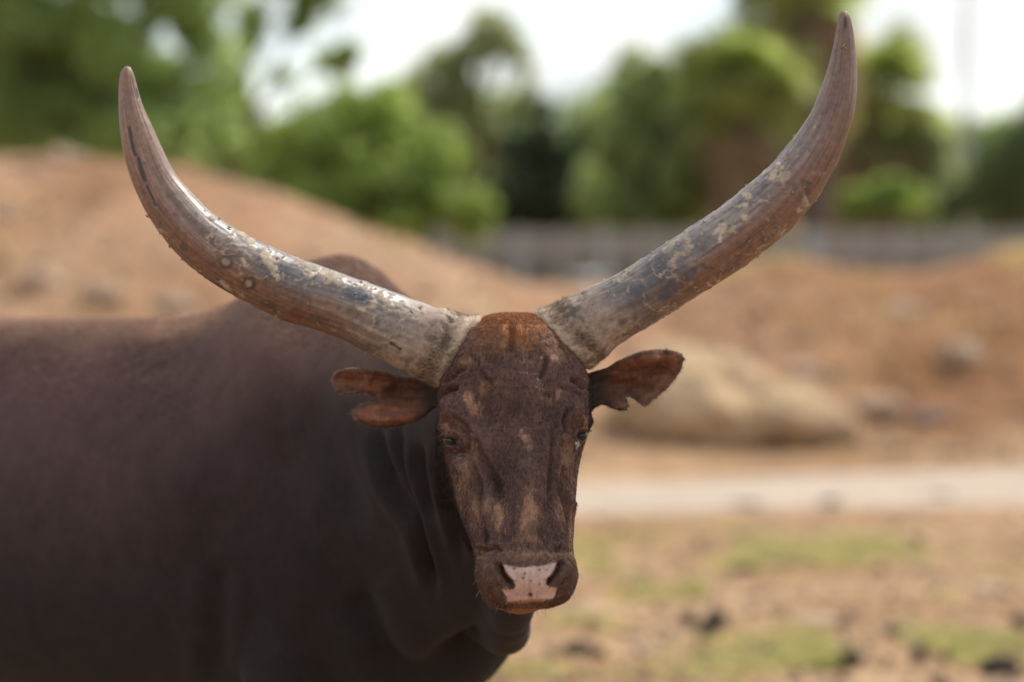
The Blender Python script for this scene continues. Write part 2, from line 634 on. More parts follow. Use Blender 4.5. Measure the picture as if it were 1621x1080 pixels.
for (u, v, wu, hv, seed, rot, lab) in [
    (1034, 1026, 52, 15, 81, 0.2, 'flat pale stone lying right of the greyish dung clod'),
    (1200, 1012, 84, 10, 82, 0.1, 'long flat pale stone on bare soil behind the broad dung clod'),
    (1285, 976, 76, 10, 83, 0.3, 'low pale stone between the dung pair and the brown clod'),
    (1230, 884, 44, 9, 84, 0.0, 'pale stone set in the far green strip'),
    (1560, 925, 60, 12, 85, 0.0, 'broad tan stone near the right edge of the pen floor'),
]:
    x, y, z = at_ground(u, v + hv * 0.4)
    sc = K * (y + DIST)
    o = blob((x, y, z + hv * sc * 0.1), (wu * sc / 2, wu * sc / 1.6, hv * sc * 0.5), seed, 4, 0.28, mat=M_ROCK2, rot=rot)
    tag(o, lab, 'rock', 'flat stones on the pen floor')

# dung clods on the flat ground
def dung(u, v, wu, hv, seed, lab):
    x, y, z = at_ground(u, v + hv * 0.4)
    sc = K * (y + DIST)
    o = blob((x, y, z + hv * sc * 0.22), (wu * sc / 2.1, wu * sc / 2.2, hv * sc * 0.7), seed, 4, 0.45, mat=M_DUNG, name='dung_clod', nscale=2.4)
    tag(o, lab, 'dung', 'dung clods on the pen floor')


for i, (u, v, wu, hv, lab) in enumerate([
    (1132, 980, 40, 28, 'dark upright dung clod, right one of the pair on the pale soil'),
    (1092, 981, 22, 20, 'small round dung clod, left one of the pair on the pale soil'),
    (1122, 1002, 34, 16, 'flat dung clod just in front of the upright one'),
    (1343, 1044, 42, 26, 'broad dark dung clod in the green grass, front right'),
    (1216, 1032, 28, 18, 'dung clod on the edge of the green patch left of the broad one'),
    (1418, 1002, 40, 16, 'flattened brown dung clod behind the green patch'),
    (1455, 1040, 24, 26, 'tall dung clod standing in the green patch'),
    (1500, 1042, 22, 16, 'little dung clod right of the tall one in the grass'),
    (1582, 1056, 56, 26, 'long tilted dung clod at the lower right corner'),
    (1614, 985, 22, 26, 'dung clod cut by the right picture edge'),
    (912, 1026, 46, 20, 'greyish dung clod near the chest of the bull'),
    (946, 1032, 26, 14, 'small dung clod right of the greyish one near the bull'),
    (1112, 1034, 26, 14, 'flat dung clod below the pair on pale soil'),
    (1316, 796, 34, 12, 'dark clod standing at the near edge of the pale path'),
    (1448, 856, 26, 14, 'brown clod at the right end of the far green strip'),
    (1180, 900, 40, 10, 'low brown clod in front of the far green strip'),
    (1180, 800, 60, 8, 'long low clod on the near path edge, left of the dark standing one'),
    (1490, 786, 60, 9, 'long low clod on the near path edge, far right'),
]):
    dung(u, v, wu, hv, 40 + i, lab)

# grass patches (nobody could count the blades)
def build_grass():
    patches = [  # u, v, half width, half height in the photo, blades, green 0..1
        (1140, 882, 130, 16, 5200, 1.0), (1060, 872, 90, 12, 1800, 0.8), (1390, 868, 70, 12, 2600, 1.0), (1250, 893, 150, 8, 2000, 0.7),
        (1330, 908, 110, 7, 1500, 0.6), (1150, 934, 70, 12, 2300, 0.9), (1290, 925, 60, 8, 1200, 0.7), (1100, 945, 90, 8, 1100, 0.6),
        (960, 985, 90, 14, 1500, 0.55), (1290, 1050, 90, 22, 5000, 1.0), (1420, 1040, 90, 22, 5200, 1.0), (1520, 1020, 90, 14, 3000, 0.9),
        (930, 862, 50, 14, 700, 0.55), (1560, 850, 80, 9, 900, 0.6), (940, 900, 60, 10, 700, 0.5), (1590, 1062, 50, 14, 1200, 0.8),
        (1080, 1000, 60, 8, 500, 0.5), (840, 1066, 60, 12, 500, 0.5), (1220, 1012, 60, 8, 700, 0.5), (1130, 832, 260, 8, 600, 0.4),
        (1500, 940, 120, 30, 500, 0.4), (700, 900, 300, 60, 700, 0.5)]
    P, G = [], []
    for u, v, a, bb, n, g in patches:
        n = int(n * 0.62)
        r = np.abs(rng.normal(0, 1.0, n))
        th = rng.random(n) * 2 * math.pi
        uu, vv = u + 1.5 * a * r * np.cos(th), np.maximum(v + 0.75 * bb * r * np.sin(th), 818)
        d = CAMZ / np.maximum((vv - 450) * K, 1e-3)
        p = np.stack([(uu - 810.5) * K * d, d - DIST, np.zeros(n)], -1)
        keep = noise(p * np.array([1, 0.45, 1]), 3.2, 77, 3) > 0.12
        P.append(p[keep])
        G.append(np.full(keep.sum(), g))
    P, G = np.vstack(P), np.concatenate(G)
    n = len(P)
    P[:, 2] = ground_z(P[:, 0], P[:, 1])
    h = (0.02 + 0.04 * rng.random(n)) * (0.6 + 0.6 * G)
    wd = 0.006 + 0.006 * rng.random(n)
    az_ = rng.random(n) * 2 * math.pi
    side = np.stack([np.cos(az_), np.sin(az_), np.zeros(n)], -1)
    lean = np.stack([rng.normal(0, 0.8, n), rng.normal(0, 0.8, n), np.ones(n)], -1)
    b0, b1 = P - side * wd[:, None], P + side * wd[:, None]
    tip = P + lean * h[:, None]
    v = np.stack([b0, b1, tip], 1).reshape(-1, 3)
    f = np.arange(3 * n).reshape(-1, 3)
    m = rng.random(n)[:, None]
    dry = (rng.random(n) > 0.35 + 0.45 * G)[:, None]
    colr = np.where(dry, np.array([0.36, 0.28, 0.14]), np.array([0.16, 0.165, 0.06]) * (1 - m) + np.array([0.27, 0.255, 0.125]) * m)
    o = mesh_np('grass', v, f, M_GRASS, col=np.repeat(colr, 3, 0), smooth=False)
    tag(o, 'short green grass growing in patches on the bare pen floor', 'grass', kind='stuff')
    # dry weeds and tufts on the banks
    n = 9000
    uu = np.concatenate([rng.uniform(-60, 820, n // 2), rng.uniform(930, 1680, n // 2)])
    cvi = np.interp(uu, CR_U, CR_V)
    cdi = np.interp(uu, CR_U, CR_D)
    d = cdi - np.abs(rng.normal(0, 1, n)) * np.where(rng.random(n) < 0.5, 0.5, 4.0)
    p = np.stack([(uu - 810.5) * K * d, d - DIST, np.zeros(n)], -1)
    keep = (noise(p, 0.8, 91, 3) > 0.15) & ((uu > 900) | (d < cdi - 0.8))
    p = p[keep]
    n = len(p)
    p[:, 2] = ground_z(p[:, 0], p[:, 1])
    h = 0.05 + 0.10 * rng.random(n)
    wd = 0.008 + 0.008 * rng.random(n)
    az_ = rng.random(n) * 2 * math.pi
    side = np.stack([np.cos(az_), np.sin(az_), np.zeros(n)], -1)
    lean = np.stack([rng.normal(0, 0.5, n), rng.normal(0, 0.5, n), np.ones(n)], -1)
    v = np.stack([p - side * wd[:, None], p + side * wd[:, None], p + lean * h[:, None]], 1).reshape(-1, 3)
    m = rng.random(n)[:, None]
    colr = np.array([0.24, 0.20, 0.09]) * (1 - m) + np.array([0.40, 0.29, 0.17]) * m
    o = mesh_np('dry_weeds', v, np.arange(3 * n).reshape(-1, 3), M_GRASS, col=np.repeat(colr, 3, 0), smooth=False)
    tag(o, 'thin dry weeds scattered over the dirt banks', 'weeds', kind='stuff')
    # crumbs of soil and pebbles
    n = 2600
    vv = rng.uniform(820, 1120, n)
    uu = rng.uniform(700, 1700, n)
    d = CAMZ / ((vv - 450) * K)
    p = np.stack([(uu - 810.5) * K * d, d - DIST, np.zeros(n)], -1)
    n2 = 3500
    uu = rng.uniform(-60, 1700, n2)
    d2 = np.interp(uu, CR_U, CR_D) - rng.random(n2) ** 0.7 * 9
    p = np.vstack([p, np.stack([(uu - 810.5) * K * d2, d2 - DIST, np.zeros(n2)], -1)])
    n = len(p)
    p[:, 2] = ground_z(p[:, 0], p[:, 1])
    octa = np.array([(1, 0, 0), (0, 1, 0), (-1, 0, 0), (0, -1, 0), (0, 0, 0.8), (0, 0, -0.5)], float)
    of = np.array([(0, 1, 4), (1, 2, 4), (2, 3, 4), (3, 0, 4), (1, 0, 5), (2, 1, 5), (3, 2, 5), (0, 3, 5)])
    r = 0.008 + 0.035 * rng.random(n) ** 4
    r[2600:] *= 1.8
    v = (p[:, None, :] + octa[None] * r[:, None, None] * (0.7 + 0.6 * rng.random((n, 6, 3)))).reshape(-1, 3)
    f = (of[None] + 6 * np.arange(n)[:, None, None]).reshape(-1, 3)
    pal = np.array([(0.12, 0.075, 0.05), (0.30, 0.19, 0.12), (0.42, 0.33, 0.25), (0.22, 0.13, 0.08)])
    colr = pal[rng.integers(0, 4, n)]
    o = mesh_np('pebbles', v, f, M_HAIR, col=np.repeat(colr, 6, 0), smooth=False)
    tag(o, 'small crumbs of soil and pebbles strewn over pen and banks', 'pebbles', kind='stuff')


build_grass()

# ------------------------------------------------------------------ fence behind the banks
def box(p0, p1, a, b_):
    """beam from p0 to p1, a thick across (horizontal), b_ high"""
    p0, p1 = np.asarray(p0, float), np.asarray(p1, float)
    t_ = (p1 - p0) / np.linalg.norm(p1 - p0)
    up = np.array([0, 0, 1.0]) if abs(t_[2]) < 0.9 else np.array([0, 1.0, 0])
    s_ = np.cross(t_, up)
    s_ /= np.linalg.norm(s_)
    up = np.cross(s_, t_)
    bv = 0.12 * min(a, b_)
    prof = [(-a / 2, -b_ / 2 + bv), (-a / 2, b_ / 2 - bv), (-a / 2 + bv, b_ / 2), (a / 2 - bv, b_ / 2), (a / 2, b_ / 2 - bv), (a / 2, -b_ / 2 + bv), (a / 2 - bv, -b_ / 2), (-a / 2 + bv, -b_ / 2)]
    return loft([[p + s_ * x + up * y for x, y in prof] for p in (p0, p1)])


def build_fence():
    YF = 38.0
    d = YF + DIST
    xs = [(u - 810.5) * K * d for u in range(690, 1760, 66)]
    root = empty('board_fence', (xs[0], YF, 0.45))
    tag(root, 'grey timber board fence with posts running behind the dirt banks', 'fence')
    ztop = CAMZ + (450 - 366) * K * d
    for i, x in enumerate(xs):
        zg = float(ground_z(x, YF)[0])
        v, f = box((x, YF - 0.09, zg - 0.2), (x, YF - 0.09, ztop + 0.03 + 0.03 * random.random()), 0.13, 0.13)
        o = mesh_np('post', v, f, M_POSTP if i in (2, 4, 9) else M_WOOD, root, smooth=False)
        if i in (2, 4, 9):
            o['label'] = 'paler bluish fence post'
        if i + 1 < len(xs):
            x2 = xs[i + 1]
            zz = ztop
            for k, (hh, m_) in enumerate([(0.15, M_WOOD), (0.15, M_WOOD), (0.15, M_WOOD), (0.14, M_WOODD), (0.14, M_WOODD), (0.14, M_WOODD), (0.14, M_WOODD), (0.14, M_WOODD), (0.14, M_WOODD), (0.14, M_WOODD), (0.14, M_WOODD)]):
                zc_ = zz - hh / 2
                jz = 0.008 * random.uniform(-1, 1)
                v, f = box((x + 0.01, YF + 0.012 * random.random(), zc_ + jz), (x2 - 0.01, YF + 0.012 * random.random(), zc_ + jz), 0.03, hh)
                mesh_np('board', v, f, m_, root, smooth=False)
                zz -= hh + (0.015 if k < 2 else 0.05)


build_fence()


# ------------------------------------------------------------------ trees
def leaves(clumps, n, size, c_lo, c_hi, seed, droop=0.3, shell=0.55, gap=-0.75):
    r_ = np.random.default_rng(seed)
    wgt = np.array([c[3] * c[4] * c[5] for c in clumps]) ** 0.7
    pick = r_.choice(len(clumps), n, p=wgt / wgt.sum())
    C = np.array(clumps)[pick]
    d_ = r_.normal(size=(n, 3))
    d_ /= np.linalg.norm(d_, axis=1)[:, None]
    rad = shell + (1 - shell) * r_.random(n) ** 0.6
    rad *= 1 + 0.22 * noise(d_ + C[:, :3], 2.3, seed, 2)
    p = C[:, :3] + d_ * rad[:, None] * C[:, 3:6]
    keep = noise(p, 1.5, seed + 5, 2) > gap
    p, d_ = p[keep], d_[keep]
    n = len(p)
    nl = d_ + r_.normal(size=(n, 3)) * 0.45          # blades lie over the outside of each clump, tips hanging
    nl /= np.linalg.norm(nl, axis=1)[:, None]
    ax = r_.normal(size=(n, 3))
    ax[:, 2] -= droop * 2
    ax -= nl * (ax * nl).sum(1)[:, None]
    ax /= np.linalg.norm(ax, axis=1)[:, None]
    sd = np.cross(ax, nl)
    sd /= np.linalg.norm(sd, axis=1)[:, None]
    L = size * (0.6 + 0.8 * r_.random(n))[:, None]
    W = L * 0.30
    v = np.stack([p, p + ax * L * 0.5 + sd * W, p + ax * L, p + ax * L * 0.5 - sd * W], 1).reshape(-1, 3)
    f = np.arange(4 * n).reshape(-1, 4)
    m = r_.random(n)[:, None]
    col = np.array(c_lo) * (1 - m) + np.array(c_hi) * m
    return v, f, np.repeat(col, 4, 0)


def tree(name, label, cat, clumps_px, Yd, base_u, trunk_r, n, size, c_lo, c_hi, seed, group='trees behind the fence', depth=0.8, bark=None, shell=0.5, gap=-0.75):
    """clumps_px: (u, v, half width, half height) as the photograph shows them, at depth Yd"""
    r_ = random.Random(seed)
    sc = K * (Yd + DIST)
    cl = []
    for (u, v, a, bb) in clumps_px:
        p = at(u, v, Yd + r_.uniform(-1, 1) * depth * a * sc * 0.6)
        cl.append((p[0], p[1], p[2], a * sc, max(a, bb) * sc * depth, bb * sc))
    bx = (base_u - 810.5) * sc
    bz = float(ground_z(bx, Yd)[0])
    root = empty(name, (bx, Yd, bz))
    tag(root, label, cat, group)
    parts = []
    cz = np.mean([c[2] for c in cl])
    top = np.array([np.mean([c[0] for c in cl]), Yd, cz])
    pts = [np.array([bx, Yd, bz - 0.2]), np.array([bx + 0.06, Yd, bz + 0.35 * (cz - bz)]), np.array([bx * 0.5 + top[0] * 0.5 - 0.05, Yd, bz + 0.7 * (cz - bz)]), top]
    pts = interp_rows(pts, [0, 1, 2, 3], 14)
    parts.append(loft(tube(pts, np.linspace(trunk_r * 1.25, trunk_r * 0.45, 14), 10)))
    for c in cl:
        s0 = pts[r_.randint(5, 11)]
        e = np.array(c[:3])
        mid = (s0 + e) / 2 + np.array([r_.uniform(-.2, .2), r_.uniform(-.2, .2), 0.15])
        q = interp_rows([s0, mid, e], [0, 1, 2], 8)
        parts.append(loft(tube(q, np.linspace(trunk_r * 0.42, trunk_r * 0.1, 8), 7)))
        for _ in range(3):
            e2 = e + np.array([r_.uniform(-1, 1) * c[3], r_.uniform(-1, 1) * c[4], r_.uniform(-.6, 1) * c[5]]) * 0.85
            q = interp_rows([mid, (mid + e2) / 2 + 0.05, e2], [0, 1, 2], 6)
            parts.append(loft(tube(q, np.linspace(trunk_r * 0.18, trunk_r * 0.05, 6), 6)))
    v, f = merge(parts)
    mesh_np('trunk', v, f, bark or M_BARK, root)
    sub = []
    for c in cl:
        for _ in range(11):
            d_ = np.array([r_.gauss(0, 1), r_.gauss(0, 1), r_.gauss(0, 1)])
            d_ /= np.linalg.norm(d_)
            q = r_.uniform(0.28, 0.5)
            sub.append((c[0] + d_[0] * c[3] * 0.72, c[1] + d_[1] * c[4] * 0.72, c[2] + d_[2] * c[5] * 0.72, c[3] * q, c[4] * q, c[5] * q))
    v, f, col = leaves(sub, n, size, c_lo, c_hi, seed, shell=shell, gap=gap)
    mesh_np('crown', v, f, M_LEAF, root, col=col, smooth=False)
    return root


G_MID = ((0.125, 0.165, 0.075), (0.19, 0.235, 0.118))
G_LIGHT = ((0.115, 0.158, 0.046), (0.185, 0.23, 0.075))
G_DARK = ((0.045, 0.065, 0.040), (0.085, 0.115, 0.065))
G_GREY = ((0.16, 0.18, 0.11), (0.23, 0.245, 0.155))

tree('broad_tree', 'broad dark green tree filling the upper left corner', 'tree',
     [(60, 60, 150, 130), (210, 40, 140, 130), (300, 130, 90, 110), (120, 190, 170, 70), (-60, 130, 130, 130), (330, 20, 60, 70), (230, 215, 130, 60), (340, 225, 50, 50), (40, -70, 200, 90), (20, 110, 90, 90), (10, 10, 80, 70), (130, 120, 90, 80), (250, -90, 150, 80)],
     35, 180, 0.2, 30000, 0.16, (0.155, 0.20, 0.09), (0.225, 0.275, 0.14), 101, gap=-2)
tree('loose_tree', 'tall loose tree with bright hanging sprays against the sky', 'tree',
     [(500, 5, 40, 32), (535, 92, 36, 30), (470, 30, 24, 24), (446, 118, 22, 16), (440, -60, 70, 40), (540, -60, 60, 40), (396, 40, 30, 50), (380, 150, 28, 40), (420, 230, 40, 40)],
     38, 330, 0.06, 7500, 0.15, *G_LIGHT, 102, shell=0.2, gap=-0.55)
tree('round_tree', 'bright green rounded tree standing left of the fence', 'tree',
     [(540, 222, 110, 90), (640, 205, 80, 80), (590, 175, 60, 40), (470, 270, 70, 80), (600, 320, 110, 60), (720, 330, 62, 50), (690, 260, 60, 60), (500, 330, 80, 60)],
     33, 600, 0.13, 15000, 0.13, *G_LIGHT, 103)
tree('thin_tree', 'grey green thin topped tree rising behind the bright round tree', 'tree',
     [(690, 130, 44, 60), (740, 80, 55, 45), (720, 200, 70, 80), (780, 230, 60, 70), (660, 180, 40, 50), (810, 70, 34, 30), (780, 30, 40, 20), (836, 130, 12, 50), (820, 190, 30, 40)],
     45, 765, 0.14, 9000, 0.15, *G_GREY, 104, shell=0.25, gap=-0.4)
tree('dark_tree', 'very dark evergreen tree between the round tree and the tall hedge', 'tree',
     [(840, 250, 60, 60), (810, 320, 60, 60), (860, 320, 60, 60), (858, 190, 26, 40), (920, 300, 50, 70), (930, 230, 30, 50)],
     43, 850, 0.16, 15000, 0.13, *G_DARK, 105)
tree('columnar_tree', 'tall mid green tree with pointed top right of the dark tree', 'tree',
     [(990, 200, 66, 80), (1010, 130, 48, 50), (1060, 230, 70, 90), (960, 290, 70, 80), (1060, 320, 90, 60), (1000, 90, 26, 26), (1100, 180, 50, 60), (1140, 310, 80, 60)],
     41, 1010, 0.15, 17000, 0.13, (0.15, 0.185, 0.095), (0.22, 0.255, 0.14), 106)
tree('far_tree', 'small far olive tree right of the palms', 'tree',
     [(1400, 250, 60, 60), (1450, 300, 70, 60), (1380, 310, 60, 50), (1460, 220, 50, 40)],
     44, 1410, 0.12, 14000, 0.13, *G_GREY, 107)
tree('bush', 'fresh green bush growing against the fence right of the palms', 'bush',
     [(1420, 315, 50, 36), (1370, 325, 40, 30)], 39.5, 1400, 0.06, 3500, 0.11, *G_LIGHT, 108)
tree('oak_tree', 'dark bushy tree at the right picture edge', 'tree',
     [(1590, 230, 50, 50), (1560, 290, 60, 50), (1630, 280, 60, 90), (1510, 310, 40, 36), (1660, 190, 50, 60)],
     42, 1600, 0.16, 12000, 0.13, (0.10, 0.13, 0.075), (0.16, 0.195, 0.11), 109)


def build_wood():
    # a far belt of trees that reads as one mass
    Yd = 75.0
    sc = K * (Yd + DIST)
    cl = []
    r_ = random.Random(5)
    for u_ in range(-500, 2200, 55):
        tv = float(np.interp(u_, [-500, 380, 405, 450, 640, 800, 880, 930, 1000, 1100, 1350, 1420, 1520, 1600, 2200], [130, 165, 215, 190, 135, 165, 225, 180, 130, 120, 150, 180, 210, 190, 160])) + r_.uniform(-14, 14)
        for v_ in np.arange(tv + 40, 430, 75):
            p = at(u_ + r_.uniform(-20, 20), v_, Yd + r_.uniform(-3, 3))
            cl.append((p[0], p[1], p[2], 52 * sc, 60 * sc, 62 * sc))
    v, f, c_ = leaves(cl, 120000, 0.34, (0.12, 0.155, 0.08), (0.19, 0.225, 0.125), 115, gap=-2)  # greyed green puts distance haze into the leaf colour
    o = mesh_np('far_wood', v, f, M_LEAF, col=c_, smooth=False)
    tag(o, 'far belt of woodland seen low between the nearer trees', 'woods', kind='stuff')


build_wood()


# fan palms: every frond a part, sharing two meshes
def frond_mesh(name, dead):
    V, F, C = [], [], []
    L = 1.15
    # petiole
    v, f = loft(tube(np.array([(0, 0, 0), (0.3, 0, 0.05), (0.6, 0, 0.04)]), [0.025, 0.02, 0.014], 5))
    V.append(v)
    F += f
    C += [(0.16, 0.11, 0.06) if dead else (0.10, 0.12, 0.03)] * len(v)
    n0 = len(v)
    nb = 22
    for i in range(nb):
        a = math.radians(-95 + 190 * i / (nb - 1))
        r = L * (0.72 + 0.28 * math.cos(a * 0.8)) * random.uniform(0.9, 1.05)
        d_ = np.array([math.cos(a), math.sin(a), 0])
        s_ = np.array([-math.sin(a), math.cos(a), 0])
        p0 = np.array([0.6, 0, 0.04])
        m1 = p0 + d_ * r * 0.55 + np.array([0, 0, -0.03])
        e = p0 + d_ * r * 0.92 + np.array([0, 0, -0.35 if not dead else -0.5])
        w_ = 0.055
        V.append(np.array([p0, m1 + s_ * w_, m1 - s_ * w_ + np.array([0, 0, 0.02]), e]))
        F += [[n0, n0 + 2, n0 + 1], [n0 + 1, n0 + 2, n0 + 3]]
        g = random.random()
        if dead:
            cc = np.array([0.17, 0.125, 0.09]) * (1 - g) + np.array([0.27, 0.215, 0.15]) * g
        else:
            cc = np.array([0.13, 0.16, 0.06]) * (1 - g) + np.array([0.19, 0.21, 0.08]) * g
        C += [tuple(cc)] * 4
        n0 += 4
    v = np.vstack(V)
    me = bpy.data.meshes.new(name)
    me.from_pydata(v.tolist(), [], F)
    at_ = me.color_attributes.new('Col', 'FLOAT_COLOR', 'POINT')
    at_.data.foreach_set('color', np.hstack([np.array(C), np.ones((len(v), 1))]).astype(np.float32).ravel())
    me.materials.append(M_LEAF)
    return me


FR_G, FR_D = frond_mesh('frond', False), frond_mesh('dead_frond', True)


def palm(label, base_u, Yd, crown_uv, r0, r1, nfr, ndead, seed, scale=1.0, skirt=1.6):
    r_ = random.Random(seed)
    sc = K * (Yd + DIST)
    bx = (base_u - 810.5) * sc
    bz = float(ground_z(bx, Yd)[0])
    root = empty('fan_palm', (bx, Yd, bz))
    tag(root, label, 'palm tree', 'fan palms behind the fence')
    cp = at(crown_uv[0], crown_uv[1], Yd)
    pts = interp_rows([(bx, Yd, bz - 0.2), (bx * 0.7 + cp[0] * 0.3, Yd, bz + 0.4 * (cp[2] - bz)), cp], [0, 1, 2], 40)
    rr = np.linspace(r0, r1, 40) * (1 + 0.06 * np.sin(np.arange(40) * 2.4))
    v, f = loft(tube(pts, rr, 14))
    mesh_np('trunk', v, f, M_PBARK, root)
    for i in range(nfr + ndead):
        dead = i >= nfr
        o = bpy.data.objects.new('dead_frond' if dead else 'frond', FR_D if dead else FR_G)
        COL.objects.link(o)
        o.parent = root
        o.matrix_parent_inverse = root.matrix_world.inverted()
        azi = r_.random() * 2 * math.pi
        if dead:
            elv = math.radians(r_.uniform(-80, -50))
            zz = cp[2] - r_.uniform(0.1, skirt)
            px_ = np.interp(zz, pts[:, 2], pts[:, 0])
        else:
            elv = math.radians(r_.uniform(-35, 80))
            zz, px_ = cp[2], cp[0]
        o.location = (px_, Yd, zz)
        o.rotation_euler = (r_.uniform(-0.4, 0.4), -elv, azi)
        s_ = scale * r_.uniform(0.85, 1.1)
        o.scale = (s_, s_, s_)


palm('leafy fan palm with pale dead skirt left of the right horn tip', 1215, 40, (1172, 150), 0.34, 0.24, 46, 26, 201, 0.92)
palm('tall fan palm with dark trunk rising out of the top of the picture', 1296, 42, (1272, -60), 0.36, 0.17, 34, 26, 202, 1.1, 1.4)
palm('fan palm with olive drooping fronds right of the right horn', 1330, 44, (1392, 150), 0.34, 0.22, 30, 16, 203, 0.95)


def build_pole():
    Yd = 60
    x = (1530 - 810.5) * K * (Yd + DIST)
    z = float(ground_z(x, Yd)[0])
    root = empty('utility_pole', (x, Yd, z))
    tag(root, 'slim grey pole standing against the sky near the right edge', 'pole')
    p = np.array([(x, Yd, z - 0.3), (x, Yd, z + 3), (x, Yd, z + 11)])
    v, f = loft(tube(interp_rows(p, [0, 3, 11], 12), np.linspace(0.12, 0.07, 12), 12))
    mesh_np('shaft', v, f, M_METAL, root)
    v, f = box((x - 0.9, Yd - 0.12, z + 10.3), (x + 0.9, Yd - 0.12, z + 10.3), 0.1, 0.12)
    mesh_np('crossarm', v, f, M_WOODD, root, smooth=False)
    for dx_ in (-0.8, 0.0, 0.8):
        v, f = loft(tube(np.array([(x + dx_, Yd - 0.12, z + 10.37), (x + dx_, Yd - 0.12, z + 10.45), (x + dx_, Yd - 0.12, z + 10.55)]), [0.03, 0.05, 0.03], 8))
        mesh_np('insulator', v, f, M_CONC, root)


build_pole()

# ================================================================== THE BULL
HU = 96   # ring resolution
TH = np.linspace(0, 2 * math.pi, HU, endpoint=False)


def spow(x, p):
    return np.sign(x) * np.abs(x) ** p


# head rings: v, left u, right u, mid u, front depth, widest depth, back depth, power
HEAD = [
    (497, 792, 836, 813, 0.110, 0.150, 0.180, 2.0),
    (500, 776, 850, 813, 0.066, 0.150, 0.215, 2.1),
    (508, 760, 864, 813, 0.040, 0.150, 0.250, 2.3),
    (525, 740, 884, 814, 0.022, 0.150, 0.275, 2.5),
    (560, 712, 914, 815, 0.005, 0.145, 0.290, 2.7),
    (600, 698, 931, 817, -0.012, 0.130, 0.300, 2.8),
    (640, 696, 933, 821, -0.030, 0.115, 0.310, 2.8),
    (665, 698, 934, 824, -0.042, 0.100, 0.310, 2.7),
    (688, 701, 929, 827, -0.054, 0.088, 0.310, 2.6),
    (712, 706, 921, 829, -0.066, 0.080, 0.310, 2.4),
    (750, 716, 913, 833, -0.088, 0.070, 0.300, 2.25),
    (785, 724, 910, 836, -0.108, 0.055, 0.270, 2.2),
    (822, 733, 908, 838, -0.128, 0.030, 0.210, 2.2),
    (855, 745, 906, 838, -0.146, -0.005, 0.140, 2.3),
    (872, 751, 906, 838, -0.158, -0.030, 0.110, 2.4),
    (888, 754, 910, 838, -0.170, -0.050, 0.080, 2.5),
    (908, 752, 914, 838, -0.178, -0.062, 0.060, 2.6),
    (925, 756, 911, 838, -0.178, -0.070, 0.050, 2.6),
    (942, 763, 904, 838, -0.170, -0.075, 0.045, 2.5),
    (952, 769, 894, 837, -0.158, -0.075, 0.040, 2.3),
    (958, 774, 880, 834, -0.142, -0.075, 0.030, 2.2),
    (963, 783, 862, 828, -0.122, -0.070, 0.010, 2.1),
    (968, 802, 846, 825, -0.095, -0.065, -0.02, 2.0),
]


def head_loft():
    tab = np.array(HEAD)
    tab = interp_rows(tab, np.arange(len(tab)), 150)
    rings = []
    for v, ul, ur, uc, yf, ys, yb, p in tab:
        c, s = np.cos(TH), np.sin(TH)          # c: -1 left .. 1 right ; s<0: front
        x = spow(c, 2 / p)
        y = spow(s, 2 / p)
        u = np.where(x < 0, uc + x * (uc - ul), uc + x * (ur - uc))
        Yd = np.where(y < 0, ys + y * (ys - yf), ys + y * (yb - ys))
        rings.append(at(u, np.full_like(u, v), Yd))
    return loft(rings)


AX = np.array([-0.786, 0.618, 0.0])      # towards the rump
NX = np.array([-0.618, -0.786, 0.0])     # near flank, towards the camera
WX = np.array([-0.36, 1.0, 0.0])         # under the hump


def body_ring(s, top, bot, hw, p=2.05, off=0.0, narrow=0.30):
    c, sn = np.cos(TH), np.sin(TH)
    mid = bot + (top - bot) * 0.46
    x = spow(c, 2 / p) * hw * (1 - narrow * np.clip(sn, 0, 1) ** 2)
    z = np.where(sn > 0, mid + spow(sn, 2 / p) * (top - mid), mid + spow(sn, 2 / p) * (mid - bot))
    return WX + AX * s + NX * off + x[:, None] * NX + z[:, None] * np.array([0, 0, 1.0])


def torso_loft():
    T = [(-0.455, 1.02, 0.88, 0.045), (-0.43, 1.12, 0.82, 0.09), (-0.36, 1.28, 0.75, 0.15), (-0.25, 1.45, 0.69, 0.235), (-0.10, 1.605, 0.67, 0.285),
         (0.0, 1.662, 0.66, 0.30), (0.10, 1.645, 0.66, 0.315), (0.22, 1.592, 0.66, 0.33), (0.38, 1.545, 0.65, 0.345), (0.6, 1.522, 0.62, 0.365), (0.85, 1.515, 0.61, 0.38), (1.1, 1.515, 0.64, 0.375),
         (1.35, 1.525, 0.72, 0.345), (1.55, 1.505, 0.82, 0.30), (1.70, 1.44, 0.92, 0.23), (1.78, 1.36, 1.0, 0.15), (1.82, 1.25, 1.1, 0.06)]
    tab = interp_rows(T, np.array(T)[:, 0], 120)
    return loft([body_ring(*r) for r in tab])


